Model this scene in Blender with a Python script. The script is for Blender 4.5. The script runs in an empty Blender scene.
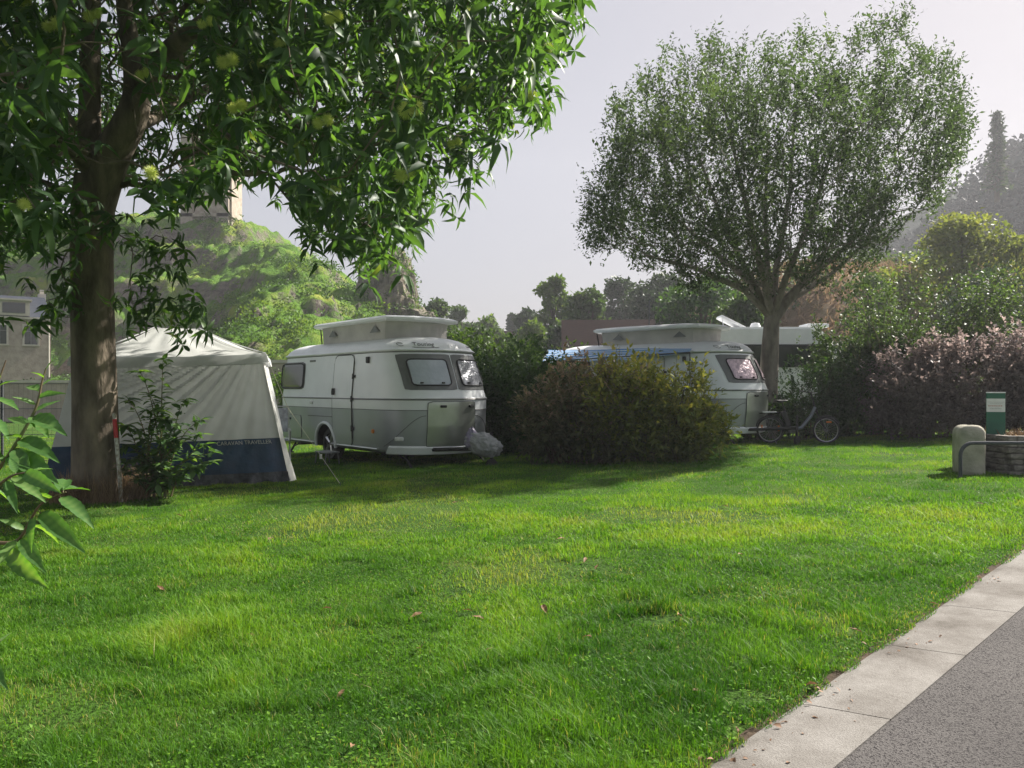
import bpy, bmesh, math, random
import numpy as np
from mathutils import Vector, Matrix

SC = bpy.context.scene
COL = SC.collection
random.seed(7)
RNG = np.random.default_rng(7)
rad = math.radians

# ------------------------------------------------------------------ camera
F, HY, CX, CAMH = 780.0, 388.0, 512.0, 1.35
cam_d = bpy.data.cameras.new('camera'); cam = bpy.data.objects.new('camera', cam_d); COL.objects.link(cam)
cam.location = (0, 0, CAMH); cam.rotation_euler = (rad(90), 0, 0)
cam_d.sensor_width = 36; cam_d.lens = 36*F/1024; cam_d.shift_y = (HY-384)/1024
cam_d.clip_start = 0.05; cam_d.clip_end = 3000
SC.camera = cam

# ------------------------------------------------------------------ light
SUN_EL, SUN_AZ = 40.0, 56.0          # azimuth measured to the right of the view
tosun = Vector((math.sin(rad(SUN_AZ))*math.cos(rad(SUN_EL)), math.cos(rad(SUN_AZ))*math.cos(rad(SUN_EL)), math.sin(rad(SUN_EL))))
sd = bpy.data.lights.new('sun', 'SUN'); sd.energy = 5.0; sd.angle = rad(0.8); sd.color = (1.0, 0.95, 0.86)
sun = bpy.data.objects.new('sun', sd); COL.objects.link(sun); sun.rotation_euler = tosun.to_track_quat('Z', 'Y').to_euler()
W = bpy.data.worlds.new('World'); SC.world = W; W.use_nodes = True
wn = W.node_tree; wn.nodes.clear()
sky = wn.nodes.new('ShaderNodeTexSky'); sky.sky_type = 'NISHITA'; sky.sun_disc = False
sky.sun_elevation = rad(SUN_EL); sky.sun_rotation = rad(SUN_AZ)
sky.air_density = 1.0; sky.dust_density = 3.0; sky.ozone_density = 1.0
hs = wn.nodes.new('ShaderNodeHueSaturation'); hs.inputs['Saturation'].default_value = 1.25; hs.inputs['Value'].default_value = 1.0
tint = wn.nodes.new('ShaderNodeMixRGB'); tint.blend_type = 'MULTIPLY'; tint.inputs[0].default_value = 1; tint.inputs[2].default_value = (1.0, 0.955, 1.0, 1)
bg = wn.nodes.new('ShaderNodeBackground'); bg.inputs['Strength'].default_value = 0.15
wo = wn.nodes.new('ShaderNodeOutputWorld')
gm = wn.nodes.new('ShaderNodeGamma'); gm.inputs[1].default_value = 0.25   # flattens sky brightness, so the zenith adds more fill to the shade
wn.links.new(sky.outputs[0], gm.inputs[0]); wn.links.new(gm.outputs[0], hs.inputs['Color']); wn.links.new(hs.outputs[0], tint.inputs[1])
wn.links.new(tint.outputs[0], bg.inputs[0]); wn.links.new(bg.outputs[0], wo.inputs[0])
SC.view_settings.view_transform = 'Standard'; SC.view_settings.look = 'None'
SC.view_settings.exposure = 1.4; SC.view_settings.gamma = 1
SC.render.engine = 'CYCLES'
cy = SC.cycles
cy.max_bounces = 7; cy.diffuse_bounces = 4; cy.glossy_bounces = 2; cy.transmission_bounces = 4; cy.volume_bounces = 0
cy.transparent_max_bounces = 6; cy.use_denoising = True; cy.caustics_reflective = False; cy.caustics_refractive = False
HAZE = 0.0008

# ------------------------------------------------------------------ helpers
def smooth(a, b, x): 
    t = np.clip((np.asarray(x, float)-a)/(b-a), 0, 1); return t*t*(3-2*t)
def _hash(i, j, k):
    n = (i*374761393 + j*668265263 + k*2147483647 + 144665) & 0xffffffff
    n = ((n ^ (n >> 13))*1274126177) & 0xffffffff
    return ((n ^ (n >> 16)) & 0xffff)/65535.0
def vnoise(P, s=1.0):
    P = np.asarray(P, float)*s; I = np.floor(P).astype(np.int64); f = P-I; f = f*f*(3-2*f)
    r = 0
    for a in (0, 1):
        for b in (0, 1):
            for c in (0, 1):
                w = (f[:, 0] if a else 1-f[:, 0])*(f[:, 1] if b else 1-f[:, 1])*(f[:, 2] if c else 1-f[:, 2])
                r = r + w*_hash(I[:, 0]+a, I[:, 1]+b, I[:, 2]+c)
    return r
def fbm(P, s=1.0, o=4):
    r = 0; a = .5; t = 0
    for k in range(o):
        r = r + a*vnoise(P + 17.3*k, s); t += a; s *= 2.03; a *= .5
    return r/t
def ground(x, y):
    x = np.asarray(x, float); y = np.asarray(y, float)
    z = 0.03*np.clip(x, -8, 14) + .018*np.sin(x*1.1+y*.35+1)*np.sin(y*.8-x*.3) + .012*np.sin(x*2.3-y*1.7)
    return z
def gz(x, y): return float(ground(x, y))
def gp(px, py):
    D = 8.0
    for _ in range(40):
        z = 0.03*max(-8, min(14, (px-CX)/F*D)); D = F*(CAMH-z)/(py-HY)
    return Vector(((px-CX)/F*D, D, z))
def at(px, py, D): return Vector(((px-CX)/F*D, D, CAMH+(HY-py)/F*D))

def prop(o, label=None, cat=None, group=None, kind=None):
    if label: o['label'] = label
    if cat: o['category'] = cat
    if group: o['group'] = group
    if kind: o['kind'] = kind
    return o
def thing(name, label, cat, loc=(0, 0, 0), rz=0, group=None):
    o = bpy.data.objects.new(name, None); o.empty_display_size = .2; COL.objects.link(o)
    o.location = loc; o.rotation_euler = (0, 0, rz)
    return prop(o, label, cat, group)
def link(name, me, mat, parent=None, smooth_=False):
    for m in (mat if isinstance(mat, (list, tuple)) else [mat]): me.materials.append(m)
    if smooth_: me.polygons.foreach_set('use_smooth', [True]*len(me.polygons))
    o = bpy.data.objects.new(name, me); COL.objects.link(o)
    if parent: o.parent = parent
    return o
def copy_tree(o, parent=None):
    c = o.copy(); COL.objects.link(c); c.parent = parent
    for ch in [q for q in bpy.data.objects if q.parent == o]: copy_tree(ch, c)
    return c

class MB:
    def __init__(s): s.v = []; s.f = []; s.m = []
    def add(s, vs, fs, m=0):
        b = len(s.v); s.v += [tuple(v) for v in vs]; s.f += [tuple(i+b for i in f) for f in fs]; s.m += [m]*len(fs)
    def box(s, c, d, rz=0, bev=0, m=0, M=None):
        bm = bmesh.new(); bmesh.ops.create_cube(bm, size=1)
        for v in bm.verts: v.co = Vector((v.co.x*d[0], v.co.y*d[1], v.co.z*d[2]))
        if bev: bmesh.ops.bevel(bm, geom=bm.edges[:], offset=bev, segments=2, affect='EDGES', profile=.6)
        T = Matrix.Translation(c) @ Matrix.Rotation(rz, 4, 'Z')
        if M is not None: T = Matrix.Translation(c) @ M
        bm.verts.index_update()
        s.add([T @ v.co for v in bm.verts], [[v.index for v in f.verts] for f in bm.faces], m); bm.free()
    def tube(s, pts, r, n=8, cap=True, m=0):
        pts = [Vector(p) for p in pts]; rs = r if isinstance(r, (list, tuple)) else [r]*len(pts)
        up = None; vs = []; k = len(pts)
        for i, p in enumerate(pts):
            t = (pts[min(i+1, k-1)]-pts[max(i-1, 0)])
            if t.length < 1e-9: t = Vector((0, 0, 1))
            t.normalize()
            if up is None: up = Vector((0, 0, 1)) if abs(t.z) < .9 else Vector((1, 0, 0))
            a = t.cross(up)
            if a.length < 1e-6: a = t.cross(Vector((0, 1, .3)))
            a.normalize(); b = a.cross(t).normalized(); up = b
            for j in range(n):
                an = 2*math.pi*j/n; vs.append(p + a*(math.cos(an)*rs[i]) + b*(math.sin(an)*rs[i]))
        fs = [(i*n+j, i*n+(j+1) % n, (i+1)*n+(j+1) % n, (i+1)*n+j) for i in range(k-1) for j in range(n)]
        if cap: fs += [tuple(range(n-1, -1, -1)), tuple((k-1)*n+j for j in range(n))]
        s.add(vs, fs, m)
    def lathe(s, prof, n=24, M=Matrix(), m=0):
        vs = []; fs = []
        for (r, z) in prof:
            for j in range(n):
                a = 2*math.pi*j/n; vs.append(M @ Vector((r*math.cos(a), r*math.sin(a), z)))
        for i in range(len(prof)-1):
            for j in range(n): fs.append((i*n+j, i*n+(j+1) % n, (i+1)*n+(j+1) % n, (i+1)*n+j))
        s.add(vs, fs, m)
    def build(s, name, mat, parent=None, sm=False):
        me = bpy.data.meshes.new(name); me.from_pydata(s.v, [], s.f); 
        o = link(name, me, mat, parent, sm)
        me.polygons.foreach_set('material_index', s.m)
        bm = bmesh.new(); bm.from_mesh(me); bmesh.ops.recalc_face_normals(bm, faces=bm.faces); bm.to_mesh(me); bm.free()
        if sm: me.set_sharp_from_angle(angle=rad(40))
        me.update(); return o

def np_mesh(name, V, T, mat, parent=None, var=None, nper=None):
    """triangle soup mesh; var = one number per leaf / blade"""
    me = bpy.data.meshes.new(name); V = np.ascontiguousarray(V, np.float32); T = np.ascontiguousarray(T, np.int32)
    me.vertices.add(len(V)); me.vertices.foreach_set('co', V.ravel())
    me.loops.add(T.size); me.loops.foreach_set('vertex_index', T.ravel())
    me.polygons.add(len(T)); me.polygons.foreach_set('loop_start', np.arange(0, T.size, 3, dtype=np.int32))
    me.update(calc_edges=True)
    if var is not None:
        a = me.attributes.new('var', 'FLOAT', 'POINT'); a.data.foreach_set('value', np.repeat(var, nper).astype(np.float32))
    return link(name, me, mat, parent)

# ------------------------------------------------------------------ materials
def new_mat(name):
    m = bpy.data.materials.new(name); m.use_nodes = True; nt = m.node_tree
    return m, nt, nt.nodes['Principled BSDF'], nt.nodes['Material Output']
def ramp(nt, stops):
    r = nt.nodes.new('ShaderNodeValToRGB'); e = r.color_ramp.elements
    while len(e) > 1: e.remove(e[-1])
    e[0].position = stops[0][0]; e[0].color = (*stops[0][1], 1)
    for p, c in stops[1:]:
        q = e.new(p); q.color = (*c, 1)
    return r
def tex(nt, scale, detail=4, rough=.55, kind='ShaderNodeTexNoise', coord='Object', stretch=None):
    tc = nt.nodes.new('ShaderNodeTexCoord'); n = nt.nodes.new(kind)
    n.inputs['Scale'].default_value = scale
    if 'Detail' in n.inputs: n.inputs['Detail'].default_value = detail; n.inputs['Roughness'].default_value = rough
    if stretch:
        mp = nt.nodes.new('ShaderNodeMapping'); mp.inputs['Scale'].default_value = stretch
        nt.links.new(tc.outputs[coord], mp.inputs[0]); nt.links.new(mp.outputs[0], n.inputs['Vector'])
    else: nt.links.new(tc.outputs[coord], n.inputs['Vector'])
    return n
def mat(name, c1, c2=None, scale=4, rough=.6, metal=0, bump=0, bscale=None, spec=.5, stretch=None, detail=5, lo=.35, hi=.65, sheen=0, trans=0):
    m, nt, b, out = new_mat(name)
    b.inputs['Roughness'].default_value = rough; b.inputs['Metallic'].default_value = metal
    b.inputs['Specular IOR Level'].default_value = spec*(.2 if rough >= .75 else 1)
    if c2 is None: c2 = tuple(v*.82 for v in c1)
    n = tex(nt, scale, detail, stretch=stretch); r = ramp(nt, [(lo, c2), (hi, c1)])
    nt.links.new(n.outputs[0], r.inputs[0]); nt.links.new(r.outputs[0], b.inputs['Base Color'])
    if bump:
        n2 = tex(nt, bscale or scale*4, 6, stretch=stretch); bu = nt.nodes.new('ShaderNodeBump'); bu.inputs['Strength'].default_value = 1
        bu.inputs['Distance'].default_value = bump
        nt.links.new(n2.outputs[0], bu.inputs['Height']); nt.links.new(bu.outputs[0], b.inputs['Normal'])
    if trans:
        t = nt.nodes.new('ShaderNodeBsdfTranslucent'); mx = nt.nodes.new('ShaderNodeMixShader'); mx.inputs[0].default_value = trans
        nt.links.new(r.outputs[0], t.inputs[0]); nt.links.new(b.outputs[0], mx.inputs[1]); nt.links.new(t.outputs[0], mx.inputs[2])
        nt.links.new(mx.outputs[0], out.inputs[0])
    return m
def leafmat(name, stops, tcol=(1.5, 1.45, .5), trans=.4, rough=.45, spec=.35):
    rough = max(rough, .52); spec = spec*.55
    """colour runs over a per-leaf number; light also passes through the leaf"""
    m, nt, b, out = new_mat(name)
    a = nt.nodes.new('ShaderNodeAttribute'); a.attribute_name = 'var'
    r = ramp(nt, stops); nt.links.new(a.outputs['Fac'], r.inputs[0]); nt.links.new(r.outputs[0], b.inputs['Base Color'])
    b.inputs['Roughness'].default_value = rough; b.inputs['Specular IOR Level'].default_value = spec
    t = nt.nodes.new('ShaderNodeBsdfTranslucent'); mu = nt.nodes.new('ShaderNodeMixRGB'); mu.blend_type = 'MULTIPLY'; mu.inputs[0].default_value = 1
    mu.inputs[2].default_value = (*tcol, 1); nt.links.new(r.outputs[0], mu.inputs[1]); nt.links.new(mu.outputs[0], t.inputs[0])
    mx = nt.nodes.new('ShaderNodeMixShader'); mx.inputs[0].default_value = trans
    nt.links.new(b.outputs[0], mx.inputs[1]); nt.links.new(t.outputs[0], mx.inputs[2]); nt.links.new(mx.outputs[0], out.inputs[0])
    return m

M = {}
M['bark'] = mat('chestnut_bark', (.27, .22, .17), (.10, .082, .065), 5, .9, bump=.03, bscale=16, stretch=(1, 1, .35))
M['bark2'] = mat('pale_bark', (.27, .24, .205), (.13, .115, .10), 6, .9, bump=.012, bscale=20, stretch=(1, 1, .4))
M['barkfar'] = mat('far_bark', (.10, .08, .06), None, 3, .9)
M['chest'] = leafmat('chestnut_leaf', [(0, (.032, .068, .030)), (.5, (.060, .125, .044)), (.9, (.105, .185, .052)), (1, (.19, .24, .07))], (1.9, 2.0, .6), .40, .38, .7)
M['ash'] = leafmat('small_tree_leaf', [(0, (.042, .064, .042)), (.6, (.065, .10, .055)), (1, (.12, .155, .07))], (1.5, 1.6, .7), .40, .5, .3)
M['far'] = leafmat('far_leaf', [(0, (.03, .06, .02)), (.6, (.055, .10, .028)), (1, (.10, .15, .04))], (1.6, 1.6, .6), .35)
M['wooddark'] = leafmat('far_wood_leaf', [(0, (.008, .016, .014)), (1, (.022, .04, .03))], (1, 1, 1), .1)
M['fard'] = leafmat('far_dark_leaf', [(0, (.018, .036, .02)), (.6, (.032, .06, .027)), (1, (.06, .09, .035))], (1.5, 1.5, .7), .25)
M['farl'] = leafmat('far_light_leaf', [(0, (.05, .09, .02)), (.6, (.09, .15, .03)), (1, (.14, .19, .05))], (1.6, 1.6, .6), .4)
M['yellow'] = leafmat('yellowing_leaf', [(0, (.08, .11, .035)), (.5, (.15, .18, .05)), (1, (.26, .26, .07))], (1.5, 1.5, .6), .45)
M['hedge'] = leafmat('hedge_leaf', [(0, (.026, .058, .026)), (.6, (.05, .105, .038)), (1, (.10, .18, .05))], (1.8, 1.8, .6), .3, .4, .4)
M['hillgreen'] = leafmat('hill_green', [(0, (.03, .065, .02)), (.5, (.07, .14, .03)), (1, (.20, .27, .05))], (1.6, 1.6, .5), .35)
M['hedgel'] = leafmat('bright_hedge_leaf', [(0, (.05, .10, .02)), (.6, (.09, .17, .03)), (1, (.15, .24, .05))], (1.7, 1.7, .5), .4)
M['purple'] = leafmat('purple_leaf', [(0, (.075, .10, .055)), (.45, (.16, .17, .09)), (.75, (.32, .23, .18)), (1, (.40, .32, .26))], (1.5, 1.3, 1.0), .45, .5, .3)
M['purple2'] = leafmat('dusty_purple_leaf', [(0, (.115, .10, .092)), (.5, (.23, .195, .185)), (1, (.46, .40, .385))], (1.25, 1.1, 1.05), .45, .5, .35)
M['olive'] = leafmat('olive_leaf', [(0, (.085, .125, .045)), (.5, (.20, .24, .075)), (1, (.45, .40, .15))], (1.7, 1.5, .5), .5, .45, .4)
M['cornus'] = leafmat('bright_broad_leaf', [(0, (.045, .11, .03)), (.5, (.085, .19, .045)), (1, (.21, .32, .10))], (1.7, 1.8, .5), .45, .38, .9)
M['wisp'] = leafmat('fresh_shoot_leaf', [(0, (.04, .07, .028)), (.6, (.07, .115, .04)), (1, (.13, .18, .06))], (1.6, 1.7, .7), .4, .4, .5)
M['grass'] = leafmat('grass_blade', [(0, (.04, .12, .014)), (.5, (.118, .25, .024)), (.86, (.22, .32, .04)), (.93, (.24, .25, .07)), (1, (.36, .31, .15))], (1.6, 1.7, .5), .38, .45, .3)
M['dry'] = leafmat('dry_grass_blade', [(0, (.16, .11, .07)), (1, (.38, .28, .18))], (1.2, 1.1, .9), .3, .7, .2)
M['burr'] = mat('burr_green', (.78, .84, .26), (.62, .70, .18), 30, .6, trans=.25)
M['twig'] = mat('twig', (.10, .075, .05), None, 20, .8)
M['gtwig'] = mat('green_twig', (.13, .15, .05), (.14, .08, .05), 6, .7)
M['bikegrey'] = mat('bicycle_paint', (.20, .22, .26), None, 5, .35, metal=.4)
M['white'] = mat('white_paint', (.80, .82, .84), (.74, .76, .78), 2.5, .28, spec=.5, detail=3)
M['roofw'] = mat('white_roof_shell', (.80, .81, .82), (.73, .74, .75), 3, .38, detail=5)
M['silver'] = mat('silver_paint', (.38, .40, .425), (.34, .36, .38), 2, .42, metal=.5, detail=3)
M['alu'] = mat('brushed_aluminium', (.48, .51, .46), (.40, .43, .38), 3, .34, metal=.75)  # greenish cast of reflected grass put into the base colour
M['trim'] = mat('grey_trim', (.16, .165, .165), None, 8, .4)
M['black'] = mat('black_rubber', (.018, .018, .02), None, 10, .6)
M['glass'] = mat('dark_window', (.03, .036, .035), (.022, .028, .026), 3, .06, spec=.8)
M['greenglass'] = mat('side_window', (.045, .06, .045), (.03, .04, .03), 2, .07, spec=.9)
M['foil'] = mat('silver_foil_blind', (.55, .56, .60), (.25, .26, .29), 9, .25, metal=.6, bump=.03, bscale=7)
M['blind'] = mat('pale_blind', (.50, .54, .60), (.40, .44, .50), 3, .3, bump=.02, bscale=4)
M['canvas'] = mat('pop_top_canvas', (.52, .50, .47), (.42, .40, .38), 3, .85, bump=.01, bscale=12)
M['bag'] = mat('crumpled_grey_cover', (.34, .345, .35), (.26, .265, .27), 6, .35, bump=.03, bscale=14)
M['lilac'] = mat('lilac_bag', (.25, .22, .32), None, 6, .4)
M['orange'] = mat('orange_reflector', (.75, .22, .03), None, 20, .3)
M['lens'] = mat('clear_lens', (.75, .76, .75), None, 20, .15)
M['chrome'] = mat('alloy', (.62, .62, .60), None, 10, .3, metal=.8)
M['tent'] = mat('grey_tent_cloth', (.68, .69, .685), (.60, .61, .605), 3, .8, bump=.004, bscale=60, trans=.45)
M['tentroof'] = mat('tent_roof_cloth', (.70, .71, .68), (.62, .63, .60), 2, .6, bump=.004, bscale=30, trans=.4)
M['blue'] = mat('navy_tent_cloth', (.012, .055, .125), (.008, .034, .08), 4, .45, bump=.01, bscale=12)
M['mud'] = mat('dark_mud_flap', (.07, .075, .085), (.02, .022, .028), 7, .45, bump=.03, bscale=14)
M['piping'] = mat('white_piping', (.68, .68, .64), None, 9, .6)
M['rope'] = mat('rope', (.55, .53, .42), None, 9, .8)
M['red'] = mat('red_paint', (.55, .03, .03), (.42, .03, .03), 12, .5)
M['stake'] = mat('chipped_white_paint', (.62, .60, .56), (.25, .2, .15), 22, .6)
M['green'] = mat('green_post_paint', (.012, .13, .075), (.01, .10, .06), 6, .4)
M['label'] = mat('white_sticker', (.80, .80, .78), None, 6, .4)
M['redink'] = mat('faded_red_ink', (.62, .42, .36), None, 6, .6)
M['greyink'] = mat('faded_grey_ink', (.52, .52, .50), None, 6, .6)
M['conc'] = mat('block_concrete', (.42, .39, .32), (.27, .27, .21), 5, .9, bump=.012, bscale=26)
M['stone'] = mat('dark_stones', (.27, .245, .22), (.11, .10, .09), 9, .9, bump=.03, bscale=14, stretch=(1, 1, 2.2))
M['steel'] = mat('painted_steel_pipe', (.085, .09, .10), None, 8, .8)
M['slate'] = mat('slate_roof', (.09, .10, .125), (.07, .078, .10), 3, .9, spec=.1, stretch=(1, 1, 3))
M['ashlar'] = mat('pale_limestone', (.42, .36, .30), (.29, .245, .20), 2.2, .9, bump=.02, bscale=8, detail=8)
M['limew'] = mat('dressed_stone', (.55, .51, .44), None, 3, .9)
M['tile'] = mat('brown_tiles', (.026, .013, .012), (.015, .008, .008), 5, .8, stretch=(1, 1, 4))
M['render'] = mat('house_render', (.45, .42, .37), None, 2, .9)
M['awn'] = None
M['soil'] = mat('soil', (.09, .065, .045), (.05, .038, .028), 8, .95, bump=.02, bscale=30)
M['leafb'] = mat('brown_leaf', (.30, .16, .08), (.16, .09, .05), 25, .7, trans=.2)
M['rock'] = mat('limestone_rock', (.23, .20, .155), (.08, .078, .06), .7, .95, bump=.35, bscale=1.6, detail=9)

def asphalt():
    m, nt, b, o = new_mat('asphalt'); b.inputs['Roughness'].default_value = .9; b.inputs['Specular IOR Level'].default_value = .08
    v = tex(nt, 170, kind='ShaderNodeTexVoronoi'); r = ramp(nt, [(0, (.014, .012, .013)), (.5, (.032, .029, .031)), (.8, (.05, .046, .047)), (1, (.15, .14, .135))])
    nt.links.new(v.outputs['Color'], r.inputs[0])
    n = tex(nt, 1.3, 5); mu = nt.nodes.new('ShaderNodeMixRGB'); mu.blend_type = 'MULTIPLY'; mu.inputs[0].default_value = .6
    r2 = ramp(nt, [(.3, (.65, .65, .66)), (.7, (1, 1, 1))]); nt.links.new(n.outputs[0], r2.inputs[0])
    nt.links.new(r.outputs[0], mu.inputs[1]); nt.links.new(r2.outputs[0], mu.inputs[2]); nt.links.new(mu.outputs[0], b.inputs['Base Color'])
    bu = nt.nodes.new('ShaderNodeBump'); bu.inputs['Distance'].default_value = .003; nt.links.new(v.outputs['Distance'], bu.inputs['Height'])
    nt.links.new(bu.outputs[0], b.inputs['Normal']); return m
M['asphalt'] = asphalt()
def kerbm():
    m, nt, b, o = new_mat('kerb_concrete'); b.inputs['Roughness'].default_value = .9; b.inputs['Specular IOR Level'].default_value = .1
    n = tex(nt, 2.2, 8, .7); r = ramp(nt, [(.28, (.10, .088, .076)), (.42, (.18, .165, .15)), (.55, (.245, .23, .213)), (.75, (.32, .303, .285))]); nt.links.new(n.outputs[0], r.inputs[0])
    n2 = tex(nt, 160, 3); r2 = ramp(nt, [(.3, (.72, .71, .70)), (.6, (1, 1, 1))]); nt.links.new(n2.outputs[0], r2.inputs[0])
    mu = nt.nodes.new('ShaderNodeMixRGB'); mu.blend_type = 'MULTIPLY'; mu.inputs[0].default_value = 1
    nt.links.new(r.outputs[0], mu.inputs[1]); nt.links.new(r2.outputs[0], mu.inputs[2]); nt.links.new(mu.outputs[0], b.inputs['Base Color'])
    bu = nt.nodes.new('ShaderNodeBump'); bu.inputs['Distance'].default_value = .004; nt.links.new(n2.outputs[0], bu.inputs['Height']); nt.links.new(bu.outputs[0], b.inputs['Normal'])
    return m
M['kerb'] = kerbm()
def turf():
    m, nt, b, o = new_mat('turf'); b.inputs['Roughness'].default_value = .95; b.inputs['Specular IOR Level'].default_value = .1
    n = tex(nt, 1.1, 8, .65); r = ramp(nt, [(.3, (.035, .085, .012)), (.5, (.055, .12, .016)), (.62, (.085, .14, .025)), (.8, (.10, .10, .035))]); nt.links.new(n.outputs[0], r.inputs[0])
    n3 = tex(nt, 45, 4); r3 = ramp(nt, [(.35, (.35, .35, .3)), (.6, (1, 1, 1))]); nt.links.new(n3.outputs[0], r3.inputs[0])
    mu = nt.nodes.new('ShaderNodeMixRGB'); mu.blend_type = 'MULTIPLY'; mu.inputs[0].default_value = 1
    nt.links.new(r.outputs[0], mu.inputs[1]); nt.links.new(r3.outputs[0], mu.inputs[2]); nt.links.new(mu.outputs[0], b.inputs['Base Color'])
    bu = nt.nodes.new('ShaderNodeBump'); bu.inputs['Distance'].default_value = .03; nt.links.new(n3.outputs[0], bu.inputs['Height']); nt.links.new(bu.outputs[0], b.inputs['Normal'])
    return m
M['turf'] = turf()
def hillm(name, grass, rock, thr=(.62, .80), s=.25):
    m, nt, b, o = new_mat(name); b.inputs['Roughness'].default_value = .95; b.inputs['Specular IOR Level'].default_value = .1
    n = tex(nt, s, 8, .65); r = ramp(nt, [(.3, grass[0]), (.5, grass[1]), (.7, grass[2])]); nt.links.new(n.outputs[0], r.inputs[0])
    n2 = tex(nt, s*3, 9, .7, stretch=(1, 1, 1.8)); r2 = ramp(nt, [(.35, rock[0]), (.6, rock[1])]); nt.links.new(n2.outputs[0], r2.inputs[0])
    g = nt.nodes.new('ShaderNodeNewGeometry'); sp = nt.nodes.new('ShaderNodeSeparateXYZ'); nt.links.new(g.outputs['True Normal'], sp.inputs[0])
    ad = nt.nodes.new('ShaderNodeMath'); ad.operation = 'MULTIPLY_ADD'; ad.inputs[1].default_value = .35; nt.links.new(n2.outputs[0], ad.inputs[0]); nt.links.new(sp.outputs[2], ad.inputs[2])
    mr = nt.nodes.new('ShaderNodeMapRange'); mr.inputs[1].default_value = thr[0]; mr.inputs[2].default_value = thr[1]; nt.links.new(ad.outputs[0], mr.inputs[0])
    mx = nt.nodes.new('ShaderNodeMixRGB'); nt.links.new(mr.outputs[0], mx.inputs[0]); nt.links.new(r2.outputs[0], mx.inputs[1]); nt.links.new(r.outputs[0], mx.inputs[2])
    nt.links.new(mx.outputs[0], b.inputs['Base Color'])
    n4 = tex(nt, s*10, 8, .7); bu = nt.nodes.new('ShaderNodeBump'); bu.inputs['Distance'].default_value = .8; nt.links.new(n4.outputs[0], bu.inputs['Height']); nt.links.new(bu.outputs[0], b.inputs['Normal'])
    return m
M['hill'] = hillm('rocky_grass_slope', [(.05, .12, .025), (.14, .27, .035), (.34, .38, .07)], [(.10, .085, .075), (.30, .26, .22)], (.46, .68))
M['bank'] = hillm('dry_grass_bank', [(.20, .13, .09), (.32, .22, .14), (.16, .15, .06)], [(.2, .15, .11), (.3, .22, .16)], (.3, .5))
M['wood'] = hillm('wooded_slope', [(.015, .028, .022), (.025, .045, .03), (.035, .06, .03)], [(.02, .03, .02), (.03, .04, .03)], (.1, .2))
def awnm():
    m, nt, b, o = new_mat('striped_awning'); b.inputs['Roughness'].default_value = .6
    tc = nt.nodes.new('ShaderNodeTexCoord'); sp = nt.nodes.new('ShaderNodeSeparateXYZ'); nt.links.new(tc.outputs['UV'], sp.inputs[0])
    mu = nt.nodes.new('ShaderNodeMath'); mu.operation = 'MULTIPLY'; mu.inputs[1].default_value = 7; nt.links.new(sp.outputs[1], mu.inputs[0])
    fr = nt.nodes.new('ShaderNodeMath'); fr.operation = 'FRACT'; nt.links.new(mu.outputs[0], fr.inputs[0])
    r = ramp(nt, [(0, (.06, .22, .50)), (.45, (.08, .28, .55)), (.5, (.62, .68, .74)), (.8, (.62, .68, .74)), (.84, (.2, .4, .6))]); r.color_ramp.interpolation = 'CONSTANT'
    nt.links.new(fr.outputs[0], r.inputs[0]); nt.links.new(r.outputs[0], b.inputs['Base Color']); return m
M['awn'] = awnm()

# ------------------------------------------------------------------ leaves
def norm(a): return a/np.maximum(np.linalg.norm(a, axis=1, keepdims=True), 1e-9)
def leaf_template(kind):
    if kind == 'diamond':
        return np.array([[0, 0], [.42, .5], [1, 0], [.42, -.5]]), np.array([[0, 3, 2], [0, 2, 1]])
    if kind == 'lance':
        P = [[0, 0], [.33, 0], [.7, 0], [1, 0], [.3, .5], [.68, .36], [.3, -.5], [.68, -.36]]
        T = [[0, 1, 4], [4, 1, 2], [4, 2, 5], [5, 2, 3], [0, 6, 1], [6, 2, 1], [6, 7, 2], [7, 3, 2]]
        return np.array(P), np.array(T)
    n = 16 if kind == 'serrate' else 7
    P = []; T = []
    for i in range(n+1):
        u = i/n; w = .5*math.sin(math.pi*min(1, u**.8))**.75*(1-.25*u)*(1-u)**(.35 if kind == 'serrate' else 0) if 0 < i < n else 0.0
        if kind == 'serrate' and i % 2: w *= .9
        P += [[u, 0], [min(1, u+.03), w], [min(1, u+.03), -w]]
    for i in range(n):
        a = 3*i; b = 3*(i+1)
        T += [[a, b, b+1], [a, b+1, a+1], [a, b+2, b], [a, a+2, b+2]]
    return np.array(P), np.array(T)
def leafset(P, D, N, L, Wd, kind='diamond', fold=.25, droop=.15, wave=0):
    tp, tt = leaf_template(kind); n = len(P); k = len(tp)
    D = norm(D); S = norm(np.cross(D, N)); Nn = np.cross(S, D)
    L = np.broadcast_to(np.asarray(L, float), (n,))[:, None, None]; Wd = np.broadcast_to(np.asarray(Wd, float), (n,))[:, None, None]
    u = tp[None, :, 0, None]; v = tp[None, :, 1, None]
    dr = np.broadcast_to(np.asarray(droop, float), (n,))[:, None, None]
    V = P[:, None, :] + D[:, None, :]*L*u*(1-.25*dr*u) + S[:, None, :]*Wd*v + Nn[:, None, :]*(Wd*fold*np.abs(v) - L*dr*u*u)
    if wave: V = V + Nn[:, None, :]*Wd*wave*np.sin(u*17)*np.abs(v)
    T = tt[None, :, :] + (np.arange(n)*k)[:, None, None]
    return V.reshape(-1, 3), T.reshape(-1, 3), k
def rdir(n, up=0.0):
    d = RNG.normal(size=(n, 3)); d[:, 2] += up; return norm(d)

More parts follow.
